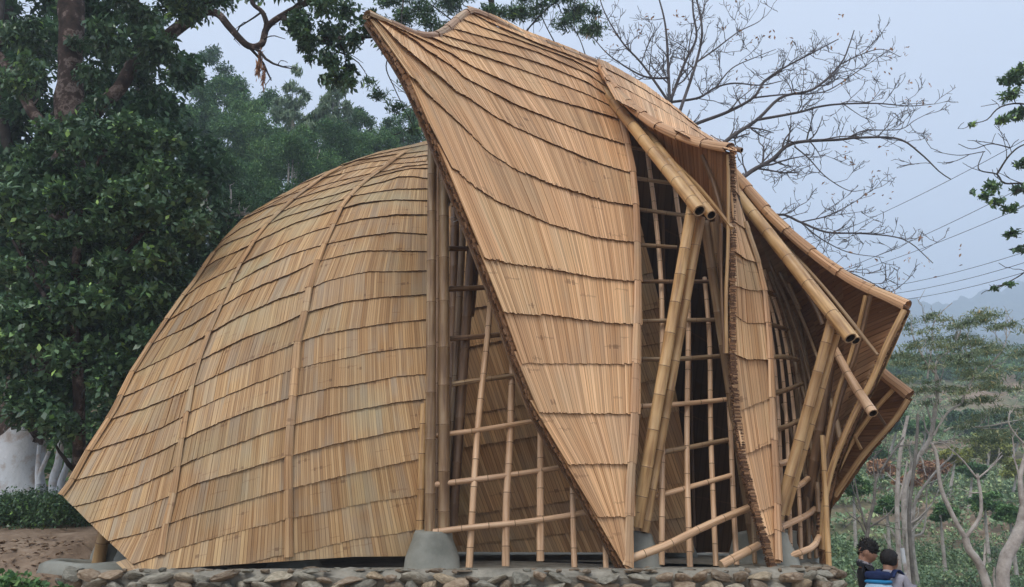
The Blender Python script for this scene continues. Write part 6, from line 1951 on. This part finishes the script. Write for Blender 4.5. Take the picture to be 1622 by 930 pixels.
def hairA(root, HMw):      # tall curly top, faded sides
    def fn(x, y, z):
        top = max(0, z)
        sx_, sy_, sz_ = .098, .070, .105
        px_, py_, pz_ = x * sx_ - .004, y * sy_, z * sz_ + .125
        if z > -.15:
            w_ = 1 + .30 * top
            px_ = px_ * w_ * 1.05 + .006; py_ *= w_ * 1.1
            pz_ = .135 + z * .135
            b = math.sin(x * 9 + y * 7) * math.sin(y * 11 + z * 8)
            px_ += .010 * b; pz_ += .012 * math.sin(x * 12 + y * 5) * math.sin(y * 9)
        else:
            px_ = min(px_, -.0) ; pz_ = max(pz_, .08); px_ *= .98; py_ *= .9
        return (px_, py_, pz_)
    hair_shell(root, HMw, fn, 420, 3, .034)
def hairB(root, HMw):      # full rounded cut
    def fn(x, y, z):
        px_, py_, pz_ = x * .116 - .014, y * .094, z * .112 + .135
        if x > .45 and z < .35: px_ = .035 - .05 * (-z if z < 0 else 0)
        if z < -.2: pz_ = max(pz_, .05 + .03 * max(0, x)); 
        px_ += .003 * math.sin(y * 22 + z * 12)
        return (px_, py_, pz_)
    hair_shell(root, HMw, fn, 160, 4, .014)
def collar(root, FM, m_, z0=1.45, r=.085, h=.06, thick=.014):
    bm = bmesh.new()
    n = 20; rows = []
    for (dr, dz) in ((0, 0), (.006, h * .6), (.0, h), (-thick, h), (-thick, .0)):
        rows.append([bm.verts.new(((r + dr) * math.cos(a) * 1.05 - .015, (r + dr) * math.sin(a), z0 + dz - .03 * math.cos(a))) for a in np.linspace(0, 2 * math.pi, n, endpoint=False)])
    for a in range(len(rows) - 1):
        for i in range(n):
            bm.faces.new((rows[a][i], rows[a][(i + 1) % n], rows[a + 1][(i + 1) % n], rows[a + 1][i]))
    me = bpy.data.meshes.new('c'); bm.to_mesh(me); bm.free()
    put('collar', me, m_, root, FM)
def extrasA(root, FM, HM):
    collar(root, FM, M_BLACK, 1.40, .088, .055)
    collar(root, FM, M_SCARF, 1.425, .074, .055)
def box_mesh(cx, cy, cz, sx_, sy_, sz_, bev=.03, bulge=0.0):
    bm = bmesh.new(); bmesh.ops.create_cube(bm, size=1)
    bmesh.ops.subdivide_edges(bm, edges=bm.edges, cuts=3, use_grid_fill=True)
    for v in bm.verts:
        x, y, z = v.co * 2
        k = 1 - .14 * (abs(x) ** 4 * abs(y) ** 4 + abs(y) ** 4 * abs(z) ** 4 + abs(x) ** 4 * abs(z) ** 4) / 1.5 + bulge * (1 - z * z) * .1
        v.co = Vector((cx + x * sx_ / 2 * k, cy + y * sy_ / 2 * k, cz + z * sz_ / 2 * k))
    me = bpy.data.meshes.new('b'); bm.to_mesh(me); bm.free()
    return me
YA, YB = 7.15, 6.9
pA = P(1381, 872, YA); pB = P(1404, 888, YB)
gA, gB = gz(pA[0], YA), gz(pB[0], YB)
topA, topB = P(1381, 850, YA)[2], P(1408, 869, YB)[2]
hA = (topA - gA) * .962; hB = (topB - gB) * .985
person('person in a black jacket with tall curly hair, looking down to the right', (pA[0] - .06, YA, gA), math.radians(-12), hA, math.radians(14), math.radians(-8), None, None, M_BLACK, hairA, extrasA,
       {'l': ((.02, .26, 1.12), (.20, .20, 1.00)), 'r': ((.02, -.26, 1.12), (.22, -.16, 1.02))})
def extrasB(root, FM, HM):
    collar(root, FM, M_GREYSH, 1.42, .075, .035)
    # straps stay with the shirt's outline
packB = []
rB = person('person in a light grey shirt seen from behind with short black hair', (pB[0] + .02, YB, gB), math.radians(38), hB, math.radians(10), math.radians(-20), None, None, M_GREYSH, hairB, extrasB,
       {'l': ((-.10, .31, 1.13), (-.27, .27, 1.20)), 'r': ((.0, -.27, 1.13), (.10, -.22, .92))})
kB = hB / 1.70
FB = Matrix.Translation(Vector((pB[0] + .02, YB, gB))) @ Matrix.Rotation(math.radians(38), 4, 'Z') @ Matrix.Scale(kB, 4)
bp_ = empty('backpack', tuple(FB @ Vector((-.2, 0, 1.0))), 'navy backpack with light blue lower panel on the back of the grey shirted person', 'backpack')
put('pack_body', box_mesh(-.205, .05, 1.42, .13, .28, .10, bulge=.6), M_NAVY, bp_, FB)
put('middle_panel', box_mesh(-.21, .05, 1.35, .14, .29, .045, bulge=.6), M_CYAN, bp_, FB)
put('lower_panel', box_mesh(-.215, .05, 1.20, .16, .31, .26, bulge=1), M_LBLUE, bp_, FB)
for s_ in (1, -1):
    pts = [(-.16, s_ * .10, 1.40), (-.07, s_ * .105, 1.475), (.03, s_ * .11, 1.45), (.115, s_ * .115, 1.34), (.125, s_ * .13, 1.2), (.06, s_ * .165, 1.05), (-.12, s_ * .15, .98)]
    q = smooth_path(pts, 22)
    T_, S_, B_ = frames(q)
    bm = bmesh.new(); rows = []
    for i in range(len(q)):
        sy = Vector((0, 1, 0)); nn = Vector(T_[i]).cross(sy).normalized()
        c_ = Vector(q[i])
        rows.append([bm.verts.new(c_ + sy * a + nn * b) for a, b in ((-.028, -.006), (.028, -.006), (.028, .012), (-.028, .012))])
    for i in range(len(rows) - 1):
        for j in range(4):
            bm.faces.new((rows[i][j], rows[i][(j + 1) % 4], rows[i + 1][(j + 1) % 4], rows[i + 1][j]))
    me = bpy.data.meshes.new('s'); bm.to_mesh(me); bm.free()
    put('strap', me, M_NAVY, bp_, FB)

# ------------------------------------------------------------------ air
bm = bmesh.new(); bmesh.ops.create_cube(bm, size=1)
me = bpy.data.meshes.new('haze'); 
for v in bm.verts:
    v.co = Vector((v.co.x * 1500, v.co.y * 1500 + 350, 0))
    v.co.z = 0
bmesh.ops.delete(bm, geom=bm.verts[:], context='VERTS')
X0, X1, Y0_, Y1_, Z0, Z1 = -1320, 1320, -340, 1180, -80, 300
vs_ = [bm.verts.new(c_) for c_ in ((X0, Y0_, Z0), (X1, Y0_, Z0), (X1, Y1_, Z0), (X0, Y1_, Z0), (X0, Y0_, Z1), (X1, Y0_, Z1), (X1, Y1_, Z1), (X0, Y1_, Z1))]
for f in ((0, 3, 2, 1), (4, 5, 6, 7), (0, 1, 5, 4), (1, 2, 6, 5), (2, 3, 7, 6), (3, 0, 4, 7)):
    bm.faces.new([vs_[i] for i in f])
bm.to_mesh(me); bm.free()
hm = bpy.data.materials.new('haze_air'); hm.use_nodes = True
nt = hm.node_tree; nt.nodes.remove(nt.nodes['Principled BSDF'])
pv = N(nt, 'ShaderNodeVolumePrincipled'); pv.inputs['Color'].default_value = (0.74, 0.86, 1.0, 1); pv.inputs['Density'].default_value = 0.0018
pv.inputs['Anisotropy'].default_value = 0.2
nt.links.new(pv.outputs[0], nt.nodes['Material Output'].inputs['Volume'])
try:
    hm.cycles.homogeneous_volume = True
except Exception:
    pass
me.materials.append(hm)
stuff(link(bpy.data.objects.new('haze', me)))
